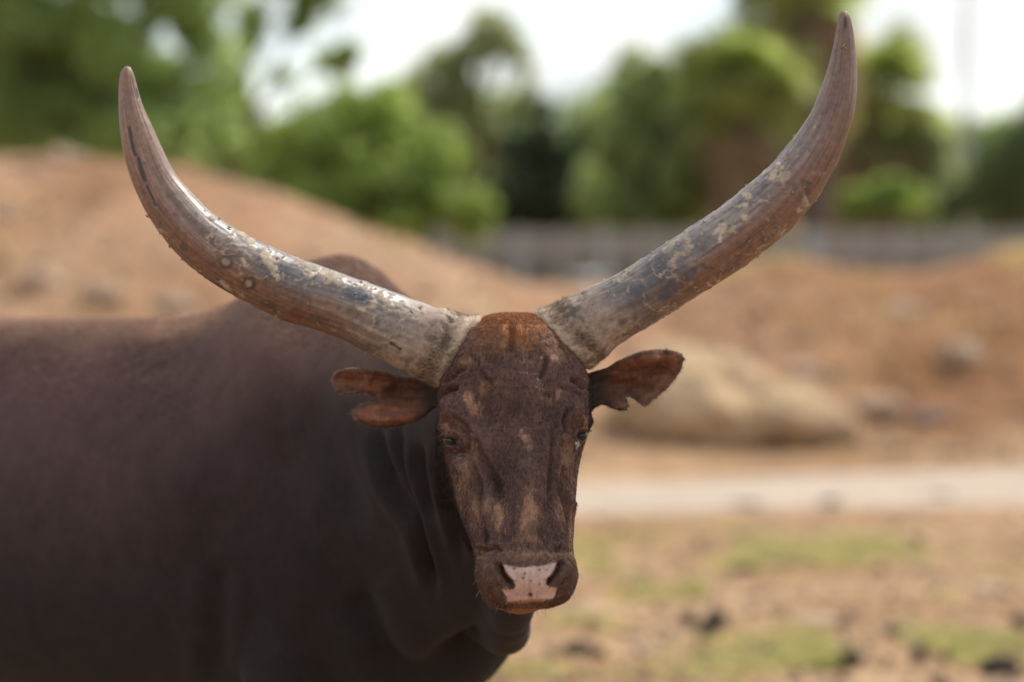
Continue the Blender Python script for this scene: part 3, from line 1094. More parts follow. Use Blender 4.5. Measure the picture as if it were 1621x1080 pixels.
def neck_loft():
    Nk = [(-0.36, 0.98, 1.66, 0.72, 0.235), (-0.28, 0.84, 1.595, 0.78, 0.215), (-0.20, 0.70, 1.55, 0.83, 0.185), (-0.11, 0.53, 1.53, 0.90, 0.155),
          (-0.03, 0.36, 1.505, 1.00, 0.135), (0.02, 0.22, 1.48, 1.12, 0.115), (0.03, 0.12, 1.45, 1.22, 0.09)]
    tab = interp_rows(Nk, np.arange(len(Nk)), 60)
    rings = []
    c, sn = np.cos(TH), np.sin(TH)
    g = np.gradient(tab[:, :2], axis=0)
    for (x, y, top, bot, hw), t_ in zip(tab, g):
        t_ = t_ / np.linalg.norm(t_)
        side = np.array([t_[1], -t_[0], 0.0])
        mid = bot + (top - bot) * 0.55
        a = spow(c, 0.9) * hw * (1 - 0.35 * np.clip(sn, 0, 1) ** 2 - 0.45 * np.clip(-sn, 0, 1) ** 2)
        z = np.where(sn > 0, mid + spow(sn, 0.95) * (top - mid), mid + spow(sn, 0.95) * (mid - bot))
        rings.append(np.array([x, y, 0.0]) + a[:, None] * side + z[:, None] * np.array([0, 0, 1.0]))
    return loft(rings)


def dewlap_loft():
    P = np.array([(0.01, 0.18, 1.10), (0.0, 0.34, 0.985), (-0.012, 0.48, 0.92), (-0.018, 0.58, 0.90), (-0.06, 0.68, 0.92)])
    pts = interp_rows(P, np.arange(5), 30)
    return loft(tube(pts, np.interp(np.linspace(0, 4, 30), [0, 1, 2, 3, 4], [0.05, 0.05, 0.05, 0.058, 0.055]), 20))


def leg_loft(s, off, rows, toe=0.0):
    """rows: z, shift along the body axis, half length, half width"""
    tab = interp_rows(rows, np.arange(len(rows)), 50)
    c, sn = np.cos(TH), np.sin(TH)
    rings = []
    for z, sh, a, b_ in tab:
        rings.append(WX + AX * (s + sh) + NX * off + (c * a)[:, None] * AX + (sn * b_)[:, None] * NX + np.array([0, 0, 1.0]) * z)
    return loft(rings)


FORE = [(1.38, 0.10, 0.07, 0.05), (1.25, 0.06, 0.14, 0.085), (1.08, 0.0, 0.165, 0.10), (0.92, -0.01, 0.145, 0.10), (0.78, 0.03, 0.115, 0.09), (0.62, 0.04, 0.085, 0.075), (0.50, 0.03, 0.062, 0.06),
        (0.42, 0.02, 0.062, 0.06), (0.34, 0.02, 0.046, 0.045), (0.18, 0.025, 0.042, 0.04), (0.11, 0.015, 0.055, 0.052), (0.055, 0.0, 0.062, 0.058), (0.0, -0.015, 0.075, 0.066)]
HIND = [(1.35, -0.02, 0.16, 0.06), (1.2, 0.0, 0.22, 0.11), (1.0, -0.04, 0.22, 0.12), (0.84, -0.08, 0.17, 0.11), (0.7, -0.04, 0.12, 0.085), (0.58, 0.06, 0.085, 0.06), (0.5, 0.11, 0.075, 0.052),
        (0.38, 0.10, 0.052, 0.046), (0.18, 0.06, 0.045, 0.042), (0.11, 0.04, 0.056, 0.052), (0.055, 0.02, 0.062, 0.058), (0.0, 0.0, 0.075, 0.066)]


def tail_loft():
    b0 = WX + AX * 1.78
    P = np.array([b0 + (0, 0, 1.40), b0 + AX * 0.07 + (0, 0, 1.32), b0 + AX * 0.09 + (0, 0, 1.0), b0 + AX * 0.07 + (0, 0, 0.7), b0 + AX * 0.07 + (0, 0, 0.45)])
    return loft(tube(interp_rows(P, np.arange(5), 40), np.interp(np.linspace(0, 4, 40), [0, 1, 2, 3, 3.5, 4], [0.05, 0.04, 0.026, 0.024, 0.05, 0.015]), 14))


bull = empty('bull', (WX[0], WX[1], 0))
tag(bull, 'dark brown bull with huge upswept horns and torn ears facing the camera', 'bull')

pv, pf = merge([head_loft(), torso_loft(), neck_loft(), dewlap_loft(),
                leg_loft(-0.02, 0.17, FORE), leg_loft(0.04, -0.17, FORE), leg_loft(1.42, 0.19, HIND), leg_loft(1.34, -0.19, HIND), tail_loft()])
src = mesh_np('raw', pv, pf)
rm = src.modifiers.new('r', 'REMESH')
rm.mode = 'VOXEL'
rm.voxel_size = 0.0065
dg = bpy.context.evaluated_depsgraph_get()
me = bpy.data.meshes.new_from_object(src.evaluated_get(dg))
bpy.data.objects.remove(src)


def get_co(me):
    a = np.empty(len(me.vertices) * 3, np.float32)
    me.vertices.foreach_get('co', a)
    return a.reshape(-1, 3).astype(float)


def get_no(me):
    a = np.empty(len(me.vertices) * 3, np.float32)
    me.vertices.foreach_get('normal', a)
    return a.reshape(-1, 3).astype(float)


def set_co(me, co):
    me.vertices.foreach_set('co', co.astype(np.float32).ravel())
    me.update()


def edges_of(me):
    a = np.empty(len(me.edges) * 2, np.int32)
    me.edges.foreach_get('vertices', a)
    return a.reshape(-1, 2)


def relax(co, e, wgt, it):
    n = len(co)
    deg = np.bincount(e.ravel(), minlength=n).astype(float)
    for k in range(it):
        s = np.stack([np.bincount(e[:, 0], co[e[:, 1], i], n) + np.bincount(e[:, 1], co[e[:, 0], i], n) for i in range(3)], -1)
        lam = 0.55 if k % 2 == 0 else -0.50
        co = co + (s / np.maximum(deg, 1)[:, None] - co) * (lam * wgt)[:, None]
    return co


def headness(co):
    u, v = proj(co)
    return (sstep(0.42, 0.30, co[:, 1]) if True else 0) * (v < 985) * (u > 640)


co = get_co(me)
e = edges_of(me)
hd = sstep(0.40, 0.26, co[:, 1])
# plain shrinking relax on the body joins the limbs softly; gentle on the head
n = len(co)
deg = np.bincount(e.ravel(), minlength=n).astype(float)
wgt = 0.6 * (1 - hd) * sstep(0.12, 0.35, co[:, 2]) + 0.03
for k in range(34):
    s = np.stack([np.bincount(e[:, 0], co[e[:, 1], i], n) + np.bincount(e[:, 1], co[e[:, 0], i], n) for i in range(3)], -1)
    co = co + (s / deg[:, None] - co) * wgt[:, None]
co = relax(co, e, np.ones(n), 8)
set_co(me, co)

# finer mesh on the head
for rnd in range(2):
    bm = bmesh.new()
    bm.from_mesh(me)
    bm.verts.ensure_lookup_table()
    co = get_co(me)
    u, v = proj(co)
    sel = (co[:, 1] < 0.30) & (u > 685) & (u < 945) & (v < 985) & (get_no(me)[:, 1] < 0.5)
    ed = [q for q in bm.edges if sel[q.verts[0].index] and sel[q.verts[1].index]]
    bmesh.ops.subdivide_edges(bm, edges=ed, cuts=1, use_grid_fill=True)
    bm.to_mesh(me)
    bm.free()
    me.update()
    co = get_co(me)
    u, v = proj(co)
    ww = ((co[:, 1] < 0.32) & (u > 680) & (u < 950) & (v < 990)).astype(float)
    co = relax(co, edges_of(me), ww, 8)
    set_co(me, co)

# ---- sculpting: folds and hollows, as height fields over the surface
co = get_co(me)
no_ = get_no(me)
u, v = proj(co)
tocam = np.array([0, -DIST, CAMZ]) - co
tocam /= np.linalg.norm(tocam, axis=1)[:, None]
facing = np.clip((no_ * tocam).sum(1), 0, 1)
onhead = sstep(0.27, 0.2, co[:, 1]) * sstep(0.02, 0.2, facing)
H = np.zeros(len(co))


GAIN = 1.7


def groove(poly, amp, width, ends=0.18, lip=0.35):
    global H
    d, t = seg_dist(u, v, poly)
    fade = sstep(0, ends, t) * sstep(1, 1 - ends, t) if ends else 1
    g = np.exp(-(d / width) ** 2)
    l = np.exp(-((d - width * 1.9) / width) ** 2) * lip
    H = H + GAIN * amp * (-g + l) * fade * onhead


def dent(cu, cv, ru, rv, amp, rot=0):
    global H
    c_, s_ = math.cos(rot), math.sin(rot)
    x, y = u - cu, v - cv
    a, b_ = (x * c_ + y * s_) / ru, (-x * s_ + y * c_) / rv
    H = H + (1 + 0.5 * (GAIN - 1)) * amp * np.exp(-(a * a + b_ * b_)) * onhead


mm = 0.001
# forehead furrows
groove([(750, 562), (757, 582), (767, 598), (779, 612)], 4.2 * mm, 4.2)
groove([(866, 562), (862, 584), (852, 604)], 4.0 * mm, 4.2)
groove([(741, 580), (726, 588), (712, 600), (703, 612)], 8 * mm, 4.5)
groove([(730, 614), (714, 619), (703, 630), (699, 645)], 9 * mm, 4.5)
groove([(903, 598), (914, 607), (922, 622)], 8 * mm, 4.5)
groove([(886, 612), (905, 622), (925, 630)], 2.5 * mm, 4)
groove([(806, 505), (812, 535), (805, 565)], 5 * mm, 6)
dent(812, 600, 45, 40, 7 * mm)          # forehead boss
dent(768, 650, 16, 36, -11 * mm)
dent(872, 650, 15, 34, -11 * mm)
# brows
dent(724, 650, 19, 24, 17 * mm)
dent(908, 650, 15, 24, 15 * mm)
dent(705, 672, 9, 10, 6 * mm)
dent(929, 668, 8, 12, 6 * mm)
# eye sockets and lids
dent(715, 699, 9, 6, -13 * mm, 0.5)
dent(722, 686, 16, 5, 5 * mm, 0.45)
dent(742, 722, 14, 12, -6 * mm)
dent(737, 770, 10, 40, 6 * mm)
groove([(702, 690), (712, 687), (724, 694), (731, 705)], -4.5 * mm, 3.0, 0.1, 0)
groove([(706, 702), (716, 709), (728, 710)], -3.5 * mm, 2.6, 0.1, 0)
groove([(704, 716), (718, 720), (732, 716)], 3 * mm, 2.6)
groove([(735, 680), (744, 698), (742, 716)], 5 * mm, 3.4)
groove([(726, 660), (738, 674), (746, 690)], 4.5 * mm, 3.4)
dent(919, 689, 6, 8, -9 * mm)
groove([(929, 682), (921, 678), (912, 684), (908, 694)], -4 * mm, 2.6, 0.1, 0)
groove([(908, 700), (915, 704), (922, 702)], -3 * mm, 2.4, 0.1, 0)
groove([(898, 645), (893, 664), (896, 690)], 6 * mm, 3.4)
groove([(903, 650), (901, 668), (903, 684)], 2.5 * mm, 2.5)
# nasal bridge: flat plane with edges, hollows beside it
groove([(752, 690), (757, 712), (764, 735), (780, 760), (792, 800)], 4 * mm, 6, 0.15, 0.5)
groove([(884, 660), (879, 690), (878, 730), (874, 770), (872, 805)], 3.5 * mm, 6, 0.15, 0.5)
dent(780, 760, 19, 38, -15 * mm, -0.38)
dent(880, 765, 11, 40, -15 * mm)
dent(728, 716, 16, 8, -7 * mm, 0.3)
dent(730, 738, 14, 9, 6 * mm, 0.3)
dent(755, 800, 7, 34, -7 * mm)
dent(770, 805, 8, 30, 5 * mm)
dent(898, 790, 5, 36, -6 * mm)
dent(834, 765, 24, 75, 11 * mm)
dent(838, 835, 30, 30, 4 * mm)
# cheek crest and folds
groove([(720, 735), (735, 770), (744, 810), (752, 850)], 3.5 * mm, 5)
groove([(745, 725), (752, 760), (757, 800), (765, 838)], 4 * mm, 4)
groove([(765, 835), (770, 850), (768, 866), (758, 874)], 7 * mm, 4)
groove([(897, 735), (893, 775), (899, 812), (907, 856)], 6 * mm, 4)
groove([(906, 730), (903, 770), (908, 800)], 3 * mm, 3)
groove([(886, 800), (893, 830), (903, 852), (908, 868)], 3 * mm, 3)
dent(905, 790, 6, 26, 4 * mm)
# upper lip, nostrils, mouth
groove([(756, 886), (765, 874), (782, 868), (800, 872)], 3.5 * mm, 4)
groove([(912, 886), (903, 874), (890, 868), (878, 872)], 3.5 * mm, 4)
dent(772, 912, 16, 24, 7 * mm)
dent(898, 908, 13, 24, 7 * mm)
dent(790, 890, 9, 9, 7 * mm)
dent(886, 888, 9, 9, 7 * mm)
groove([(790, 891), (794, 905), (801, 917), (813, 928)], 12 * mm, 4.4, 0.14, 0.25)
groove([(886, 888), (882, 904), (876, 914), (866, 925)], 12 * mm, 4.2, 0.14, 0.25)
dent(838, 905, 22, 12, 3 * mm)
groove([(838, 915), (839, 935), (839, 953)], 2 * mm, 2.5)
groove([(786, 963), (806, 957), (838, 956), (872, 954), (894, 950)], 9 * mm, 3.2, 0.12, 0.2)
dent(826, 966, 26, 6, 5 * mm)
# fine cross wrinkles of the skin
wr = noise(np.stack([u * 0.03, v * 0.16, np.zeros_like(u)], -1), 1, 55, 3)
wr2 = noise(np.stack([u * 0.14, v * 0.03, np.zeros_like(u)], -1), 1, 56, 3)
front = sstep(760, 700, v)
H += onhead * (0.9 * mm * wr * front + 0.8 * mm * wr2 * (1 - front) * sstep(880, 850, v))
H += onhead * 0.45 * mm * noise(co, 190, 64, 2) * ((v > 888) & (v < 957) & (u > 790) & (u < 890))
H += onhead * (1.8 * mm * noise(co, 38, 57, 3) + 3.5 * mm * noise(co, 16, 62, 2))
# bristly crown
H += sstep(560, 505, v) * onhead * 1.0 * mm * noise(co, (40, 40, 30), 58, 2)

# neck folds and muscles on the body
onbody = sstep(0.22, 0.34, co[:, 1]) * sstep(0.0, 0.25, facing)
oh_save, onhead = onhead, onbody
GAIN = 1.15
groove([(590, 660), (600, 705), (623, 769), (656, 827), (678, 890), (690, 960)], 27 * mm, 10, 0.3, 0.25)
groove([(628, 650), (631, 705), (640, 750), (664, 820), (680, 892), (694, 950)], 24 * mm, 8, 0.3, 0.25)
groove([(664, 690), (668, 740), (677, 790), (690, 830)], 22 * mm, 9, 0.3, 0.25)
groove([(690, 690), (705, 760), (720, 830), (735, 900)], 19 * mm, 8, 0.3, 0.25)
groove([(470, 600), (500, 690), (540, 760), (580, 860)], 16 * mm, 26, 0.25, 0.5)
groove([(352, 880), (345, 960), (340, 1110)], 12 * mm, 18, 0.3, 0.3)
groove([(560, 930), (600, 990), (640, 1080)], 16 * mm, 22, 0.2, 0.4)
dent(420, 560, 40, 120, 22 * mm, -0.15)
dent(460, 720, 40, 60, -16 * mm, -0.3)
dent(300, 620, 60, 120, -10 * mm, -0.2)
dent(250, 780, 80, 120, 14 * mm)
dent(620, 1000, 60, 60, 14 * mm)
dent(500, 900, 70, 80, 14 * mm)
for k in range(5):
    x0 = 60 + k * 48
    groove([(x0 - 10, 640), (x0, 760), (x0 + 25, 880), (x0 + 40, 960)], 1.5 * mm, 16, 0.3, 0.4)
onhead = oh_save
H += onbody * 5 * mm * noise(co, 6, 59, 3)
co = co + no_ * H[:, None]
set_co(me, co)
ww = 0.5 * np.ones(len(co))
co = relax(co, edges_of(me), ww, 1)
set_co(me, co)


# ---- ears: thick torn leaves joined to the head
def ear_mesh(outline, base, tip, Y0, Y1, cup, dents):
    pts2 = [Vector(p) for p in outline]
    # densify the outline
    dense = []
    for i, p in enumerate(pts2):
        q = pts2[(i + 1) % len(pts2)]
        k = max(1, int((q - p).length / 3.0))
        dense += [p.lerp(q, j / k) for j in range(k)]
    poly = [(p.x, p.y) for p in dense]
    nb = len(poly)
    us = np.array([p[0] for p in poly])
    vs = np.array([p[1] for p in poly])
    gu, gv_ = np.meshgrid(np.arange(us.min(), us.max(), 3.0), np.arange(vs.min(), vs.max(), 3.0))
    gu, gv_ = gu.ravel() + rng.uniform(-.5, .5, gu.size), gv_.ravel() + rng.uniform(-.5, .5, gu.size)
    ins = in_poly(gu, gv_, poly)
    gu, gv_ = gu[ins], gv_[ins]
    dd, _ = seg_dist(gu, gv_, poly + [poly[0]])
    gu, gv_ = gu[dd > 2.0], gv_[dd > 2.0]
    allp = [Vector(p) for p in poly] + [Vector((a, b_)) for a, b_ in zip(gu, gv_)]
    r = geometry.delaunay_2d_cdt(allp, [(i, (i + 1) % nb) for i in range(nb)], [], 1, 1e-4)
    P = np.array([(p.x, p.y) for p in r[0]])
    tris = [list(t_) for t_ in r[2]]
    pu, pw = P[:, 0], P[:, 1]
    d, _ = seg_dist(pu, pw, poly + [poly[0]])
    bx, by = base
    ax_ = np.array(tip, float) - np.array(base, float)
    L = np.linalg.norm(ax_)
    ax_ /= L
    t = ((pu - bx) * ax_[0] + (pw - by) * ax_[1]) / L
    lat = (pu - bx) * -ax_[1] + (pw - by) * ax_[0]
    Yc = Y0 + (Y1 - Y0) * t + cup * np.exp(-((t - 0.32) / 0.33) ** 2 - (lat / 24) ** 2)
    for cu_, cv_, ru_, rv_, am in dents:
        Yc = Yc + am * np.exp(-((pu - cu_) / ru_) ** 2 - ((pw - cv_) / rv_) ** 2)
    Yc = Yc + 0.010 * noise(np.stack([pu * .045, pw * .06, pu * 0 + base[0]], -1), 1, 63, 2) * sstep(0.1, 0.4, t)
    ribs = 0.0014 * np.sin(lat * 0.55 + 2.5 * t) * sstep(3, 10, d) + 0.0018 * noise(np.stack([pu * .12, pw * .12, pu * 0], -1), 1, 61, 2)
    bd = d < 0.02
    hh = np.where(bd, 0, 0.0016 + 0.0042 * np.sqrt(np.clip(d / 9, 0, 1)))
    n = len(P)
    front = at(pu, pw, Yc - hh + ribs * ~bd)
    back = at(pu, pw, Yc + hh)
    idx = np.arange(n)
    bmap = np.where(bd, idx, 0)
    cnt = n
    for i in range(n):
        if not bd[i]:
            bmap[i] = cnt
            cnt += 1
    V = np.vstack([front, back[~bd]])
    F = []
    for a, b_, c_ in tris:
        # front faces the camera (-Y): check orientation
        ar = (P[b_, 0] - P[a, 0]) * (P[c_, 1] - P[a, 1]) - (P[b_, 1] - P[a, 1]) * (P[c_, 0] - P[a, 0])
        q = (a, b_, c_) if ar < 0 else (a, c_, b_)
        F.append(list(q))
        if not (bd[a] and bd[b_] and bd[c_]):
            F.append([bmap[q[0]], bmap[q[2]], bmap[q[1]]])
    return V, F


EAR_L = [(716, 606), (690, 605), (679, 603), (660, 600), (637, 597), (612, 590), (592, 586), (572, 583), (555, 582), (541, 584), (531, 590), (526, 600), (528, 611), (534, 619), (544, 624), (558, 623), (574, 622), (588, 625), (598, 631), (586, 635), (567, 641), (558, 648), (555, 653), (561, 663), (570, 669), (583, 673), (597, 676), (612, 677), (630, 675), (648, 671), (664, 665), (676, 656), (686, 646), (716, 644)]
EAR_R = [(905, 600), (926, 592), (934, 590), (948, 586), (963, 581), (978, 571), (993, 564), (1011, 557), (1030, 554), (1050, 553), (1066, 555), (1078, 560), (1082, 567), (1081, 576), (1078, 585), (1068, 600), (1056, 614), (1044, 625), (1033, 633), (1026, 641), (1018, 643), (1010, 637), (1002, 630), (994, 627), (988, 630), (991, 634), (995, 640), (992, 648), (984, 650), (973, 648), (962, 642), (952, 640), (942, 645), (934, 652), (905, 645)]
earL = ear_mesh(EAR_L, (690, 622), (535, 610), 0.130, 0.145, 0.050, [(600, 660, 60, 16, -0.030), (565, 603, 34, 10, 0.014), (620, 626, 40, 10, 0.020), (600, 586, 60, 6, -0.010)])
earR = ear_mesh(EAR_R, (928, 620), (1075, 580), 0.130, 0.155, 0.045, [(985, 644, 34, 9, -0.022), (1035, 592, 40, 14, 0.018), (1000, 568, 60, 8, -0.010), (1000, 610, 30, 10, 0.014)])
body_tmp = bpy.data.objects.new('body', me)
COL.objects.link(body_tmp)
ok = False
try:
    for k, (V_, F_) in enumerate((earL, earR)):
        eo = mesh_np('ear_tmp', V_, F_)
        b3 = bmesh.new()
        b3.from_mesh(eo.data)
        bmesh.ops.recalc_face_normals(b3, faces=b3.faces)
        b3.to_mesh(eo.data)
        b3.free()
        md = body_tmp.modifiers.new('u', 'BOOLEAN')
        md.operation = 'UNION'
        md.object = eo
        md.solver = 'MANIFOLD'
        bpy.context.view_layer.update()
        dg = bpy.context.evaluated_depsgraph_get()
        me2 = bpy.data.meshes.new_from_object(body_tmp.evaluated_get(dg))
        n_old = len(body_tmp.data.vertices)
        body_tmp.modifiers.clear()
        if len(me2.vertices) > n_old + 500:
            body_tmp.data = me2
            ok = True
            print('ear union ok', len(me2.vertices))
        else:
            print('ear union failed, joining', len(me2.vertices), n_old)
            b3 = bmesh.new()
            b3.from_mesh(body_tmp.data)
            b3.from_mesh(eo.data)
            b3.to_mesh(body_tmp.data)
            b3.free()
        bpy.data.objects.remove(eo)
except Exception as ex:
    print('ear union error', ex)
me = body_tmp.data
me.name = 'body'

# ---- pigment of the hide (natural markings, mud and bare skin; also painted light and shade)
co = get_co(me)
no_ = get_no(me)
u, v = proj(co)


def lerp(a, b_, t_):
    return a * (1 - t_[:, None]) + np.asarray(b_) * t_[:, None]


PINK = [(794, 892), (806, 894), (822, 897), (838, 897), (855, 895), (870, 891), (883, 888), (883, 898), (877, 908), (868, 917), (866, 924), (872, 928), (882, 928), (883, 933), (879, 942), (876, 950), (860, 952), (838, 954), (818, 955), (802, 957), (803, 947), (798, 941), (795, 935), (800, 931), (811, 931), (815, 926), (808, 916), (799, 906)]
TAN = [  # u, v, half width, half height, rotation, strength
    (829, 690, 9, 12, -0.3, 0.9), (838, 712, 6, 14, -0.15, 0.45), (838, 815, 14, 30, 0, 0.8), (842, 795, 7, 22, 0, 0.5), (790, 818, 10, 24, 0.1, 0.75), (774, 800, 7, 22, 0.1, 0.4), (752, 812, 7, 26, 0.1, 0.45),
    (745, 636, 8, 18, -0.45, 0.75), (756, 650, 13, 11, -0.5, 0.5), (769, 616, 7, 12, -0.2, 0.6), (884, 624, 5, 14, 0.45, 0.8), (866, 634, 8, 9, 0.3, 0.35), (840, 880, 46, 9, 0, 0.6), (840, 852, 30, 10, 0, 0.4), (886, 810, 6, 26, -0.2, 0.4),
    (905, 830, 5, 34, 0, 0.55), (903, 880, 12, 22, 0, 0.45), (765, 885, 14, 14, 0, 0.35), (735, 745, 10, 30, 0.1, 0.3), (900, 730, 14, 34, 0, 0.45), (706, 676, 7, 9, 0, 0.6), (929, 672, 7, 14, 0, 0.5), (751, 715, 8, 18, 0, 0.35), (724, 800, 7, 50, -0.1, 0.35),
    (800, 545, 10, 24, 0, 0.4), (830, 550, 8, 20, 0, 0.35), (740, 575, 18, 12, -0.6, 0.45), (880, 560, 18, 16, 0.5, 0.5)]
DARK = [(782, 770, 22, 26, -0.4, 0.75), (800, 735, 18, 20, 0, 0.5), (860, 700, 14, 30, 0.2, 0.45), (812, 850, 22, 8, 0, 0.6), (868, 850, 18, 9, 0, 0.6), (815, 810, 8, 30, 0, 0.5), (864, 800, 8, 30, 0, 0.45), (770, 848, 6, 10, 0, 0.8), (725, 635, 16, 20, 0, 0.45), (905, 640, 14, 20, 0, 0.4),  # dark markings; the first also paints in shade of the hollow under the eye
        (793, 575, 24, 20, 0, 0.35), (900, 712, 14, 8, 0, 0.4), (715, 698, 14, 9, 0.5, 0.6), (919, 690, 8, 8, 0, 0.5), (735, 722, 16, 6, 0.3, 0.4), (850, 640, 50, 40, 0, 0.2)]


def pigment(co, v_only=False):
    u, v = proj(co)
    n = len(co)
    nz = noise(co, 14, 71, 4)
    nf = noise(co, (170, 170, 60), 72, 3)
    head = sstep(0.30, 0.22, co[:, 1]) * (u > 690) * (u < 938) * (v < 985)
    head = head * np.where(v > 800, sstep(0.16, 0.06, co[:, 1]), 1)
    head = np.maximum(head, sstep(0.30, 0.24, co[:, 1]) * (v > 480) * (v < 690) * ((u <= 690) | (u >= 938)))
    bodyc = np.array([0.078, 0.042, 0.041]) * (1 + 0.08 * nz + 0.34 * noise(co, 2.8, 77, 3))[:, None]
    low = sstep(1.42, 0.85, co[:, 2])  # darker lower body: shade below the flank put into the pigment
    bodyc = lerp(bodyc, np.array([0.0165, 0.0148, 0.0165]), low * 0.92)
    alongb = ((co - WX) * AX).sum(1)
    rim_light = sstep(1.455, 1.535, co[:, 2] + 0.02 * noise(co, 9, 82, 3)) * sstep(0.12, 0.45, alongb)  # sunlit rim of the back painted as a tan topline
    bodyc = lerp(bodyc, np.array([0.30, 0.195, 0.135]), rim_light * 0.75)
    neck_shade = sstep(0.98, 0.62, co[:, 1]) * sstep(1.54, 1.34, co[:, 2])  # shadow of the head and shade of the folds painted onto the neck
    bodyc = lerp(bodyc, np.array([0.014, 0.0115, 0.0125]), neck_shade * 0.92)
    top_lit = sstep(0.35, 0.9, noise(co, 3, 73, 3) * 0.6 + 0.5 + (co[:, 2] - 1.52) * 2)  # lighter upper body: light from above put into the pigment
    bodyc = lerp(bodyc, np.array([0.15, 0.092, 0.068]), np.clip(0.35 + 0.65 * top_lit, 0, 1) * sstep(1.28, 1.52, co[:, 2]) * 0.8)
    c = np.tile(np.array([0.116, 0.065, 0.053]), (n, 1)) * (1 + 0.24 * nz + 0.18 * nf)[:, None]
    for (cu, cv, ru, rv, rot, st) in DARK:
        x, y = u - cu, v - cv
        c_, s_ = math.cos(rot), math.sin(rot)
        a, b_ = (x * c_ + y * s_) / ru, (-x * s_ + y * c_) / rv
        m = np.clip(np.exp(-(a * a + b_ * b_)) * (1 + 0.5 * nf), 0, 1) * st
        c = lerp(c, np.array([0.040, 0.027, 0.026]), m)
    for (cu, cv, ru, rv, rot, st) in TAN:
        x, y = u - cu, v - cv
        c_, s_ = math.cos(rot), math.sin(rot)
        a, b_ = (x * c_ + y * s_) / ru, (-x * s_ + y * c_) / rv
        g = np.exp(-(a * a + b_ * b_))
        m = np.clip(sstep(0.12, 0.95, g * (1 + 0.35 * nz) + 0.42 * nf * (g > 0.06)), 0, 1) * st
        c = lerp(c, np.array([0.33, 0.192, 0.125]), m)
    poll = sstep(560, 500, v + 22 * nz + 16 * nf)
    c = lerp(c, np.array([0.29, 0.120, 0.048]), poll * 0.95)
    # lower lip, muzzle
    muz = sstep(872, 890, v)
    c = lerp(c, np.array([0.125, 0.075, 0.055]), muz * 0.6 * sstep(0.10, 0.0, co[:, 1]))
    lip = sstep(955, 962, v) * sstep(800, 812, u) * sstep(890, 872, u)
    c = lerp(c, np.array([0.20, 0.085, 0.04]), lip * 0.9 * sstep(0.03, -0.03, co[:, 1]))
    jit = 2.2 * noise(np.stack([u * 0.12, v * 0.12, u * 0], -1), 1, 74, 2)
    pk = in_poly(u + jit, v + jit * 0.7, PINK)
    dpk, _ = seg_dist(u, v, PINK + [PINK[0]])
    front_only = sstep(0.03, -0.03, co[:, 1])
    pkm = front_only * np.where(pk, sstep(-1.5, 3.0, dpk + 1.2 * noise(co, 90, 78, 2)), 0)
    pinkc = np.array([0.44, 0.305, 0.277]) * (1 + 0.10 * noise(co, 60, 75, 3))[:, None]
    pinkc = lerp(pinkc, np.array([0.44, 0.25, 0.19]), sstep(944, 955, v))
    for (cu, cv, r_) in [(814, 900, 2.2), (831, 908, 2.0), (828, 915, 2.0), (854, 902, 1.8), (839, 941, 3.2), (841, 942, 2.4), (841, 919, 1.5), (854, 925, 1.6), (824, 952, 1.6), (850, 945, 1.0), (866, 902, 1.2)]:
        pinkc = lerp(pinkc, np.array([0.05, 0.035, 0.035]), np.exp(-((u - cu) ** 2 + (v - cv) ** 2) / r_ ** 2))
    c = c * (1 - pkm[:, None]) + pinkc * pkm[:, None]
    for poly in ([(792, 893), (796, 907), (803, 918), (812, 927)], [(885, 890), (881, 905), (875, 914), (867, 924)]):
        d, _ = seg_dist(u, v, poly)
        c = lerp(c, np.array([0.045, 0.022, 0.018]), sstep(3.6, 1.6, d))
    # eye rims and the wet streaks below the eyes
    for cu, cv, ru, rv in ((714, 698, 10, 7), (919, 689, 6, 7)):
        c = lerp(c, np.array([0.022, 0.014, 0.013]), sstep(1.3, 0.8, np.hypot((u - cu) / ru, (v - cv) / rv)))
    c = lerp(c, np.array([0.22, 0.19, 0.19]), np.clip(np.exp(-((u - 728) / 4) ** 2 - ((v - 722) / 7) ** 2), 0, 1) * 0.7)
    c = lerp(c, np.array([0.62, 0.60, 0.60]), sstep(0.35, 0.6, np.exp(-((u - 914) / 3.2) ** 2 - ((v - 703) / 5.5) ** 2) + 0.3 * nf) * 0.8)
    # ears
    ear = sstep(0.30, 0.24, co[:, 1]) * (v > 545) * (v < 685)
    for inside, poly in (((u < 692), EAR_L), ((u > 931), EAR_R)):
        m = inside * ear
        d, _ = seg_dist(u, v, poly + [poly[0]])
        ec = np.tile(np.array([0.23, 0.098, 0.058]), (n, 1)) * (1 + 0.25 * nz)[:, None]
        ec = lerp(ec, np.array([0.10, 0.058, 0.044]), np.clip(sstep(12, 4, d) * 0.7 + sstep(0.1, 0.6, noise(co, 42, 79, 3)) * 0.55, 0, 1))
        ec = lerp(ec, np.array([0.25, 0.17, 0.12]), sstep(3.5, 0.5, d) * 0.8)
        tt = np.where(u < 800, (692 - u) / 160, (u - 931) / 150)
        ec = lerp(ec, np.array([0.040, 0.027, 0.022]), sstep(0.34, 0.08, tt + 0.05 * nz))  # dark inner hair, with the shade of the ear cup painted in
        rib = sstep(0.2, 0.7, noise(np.stack([u * 0.03, (v + (u - 930) * 0.35 * (u > 800)) * 0.16, u * 0], -1), 1, 76, 2))
        ec = lerp(ec, np.array([0.085, 0.045, 0.032]), rib * 0.25)
        ec = np.where((no_now[:, 1] > 0.35)[:, None], np.array([0.10, 0.065, 0.05]), ec)
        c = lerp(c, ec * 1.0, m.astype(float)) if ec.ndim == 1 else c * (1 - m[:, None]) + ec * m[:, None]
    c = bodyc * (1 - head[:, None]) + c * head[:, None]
    hoof = sstep(0.075, 0.06, co[:, 2])
    c = lerp(c, np.array([0.03, 0.025, 0.022]), hoof)
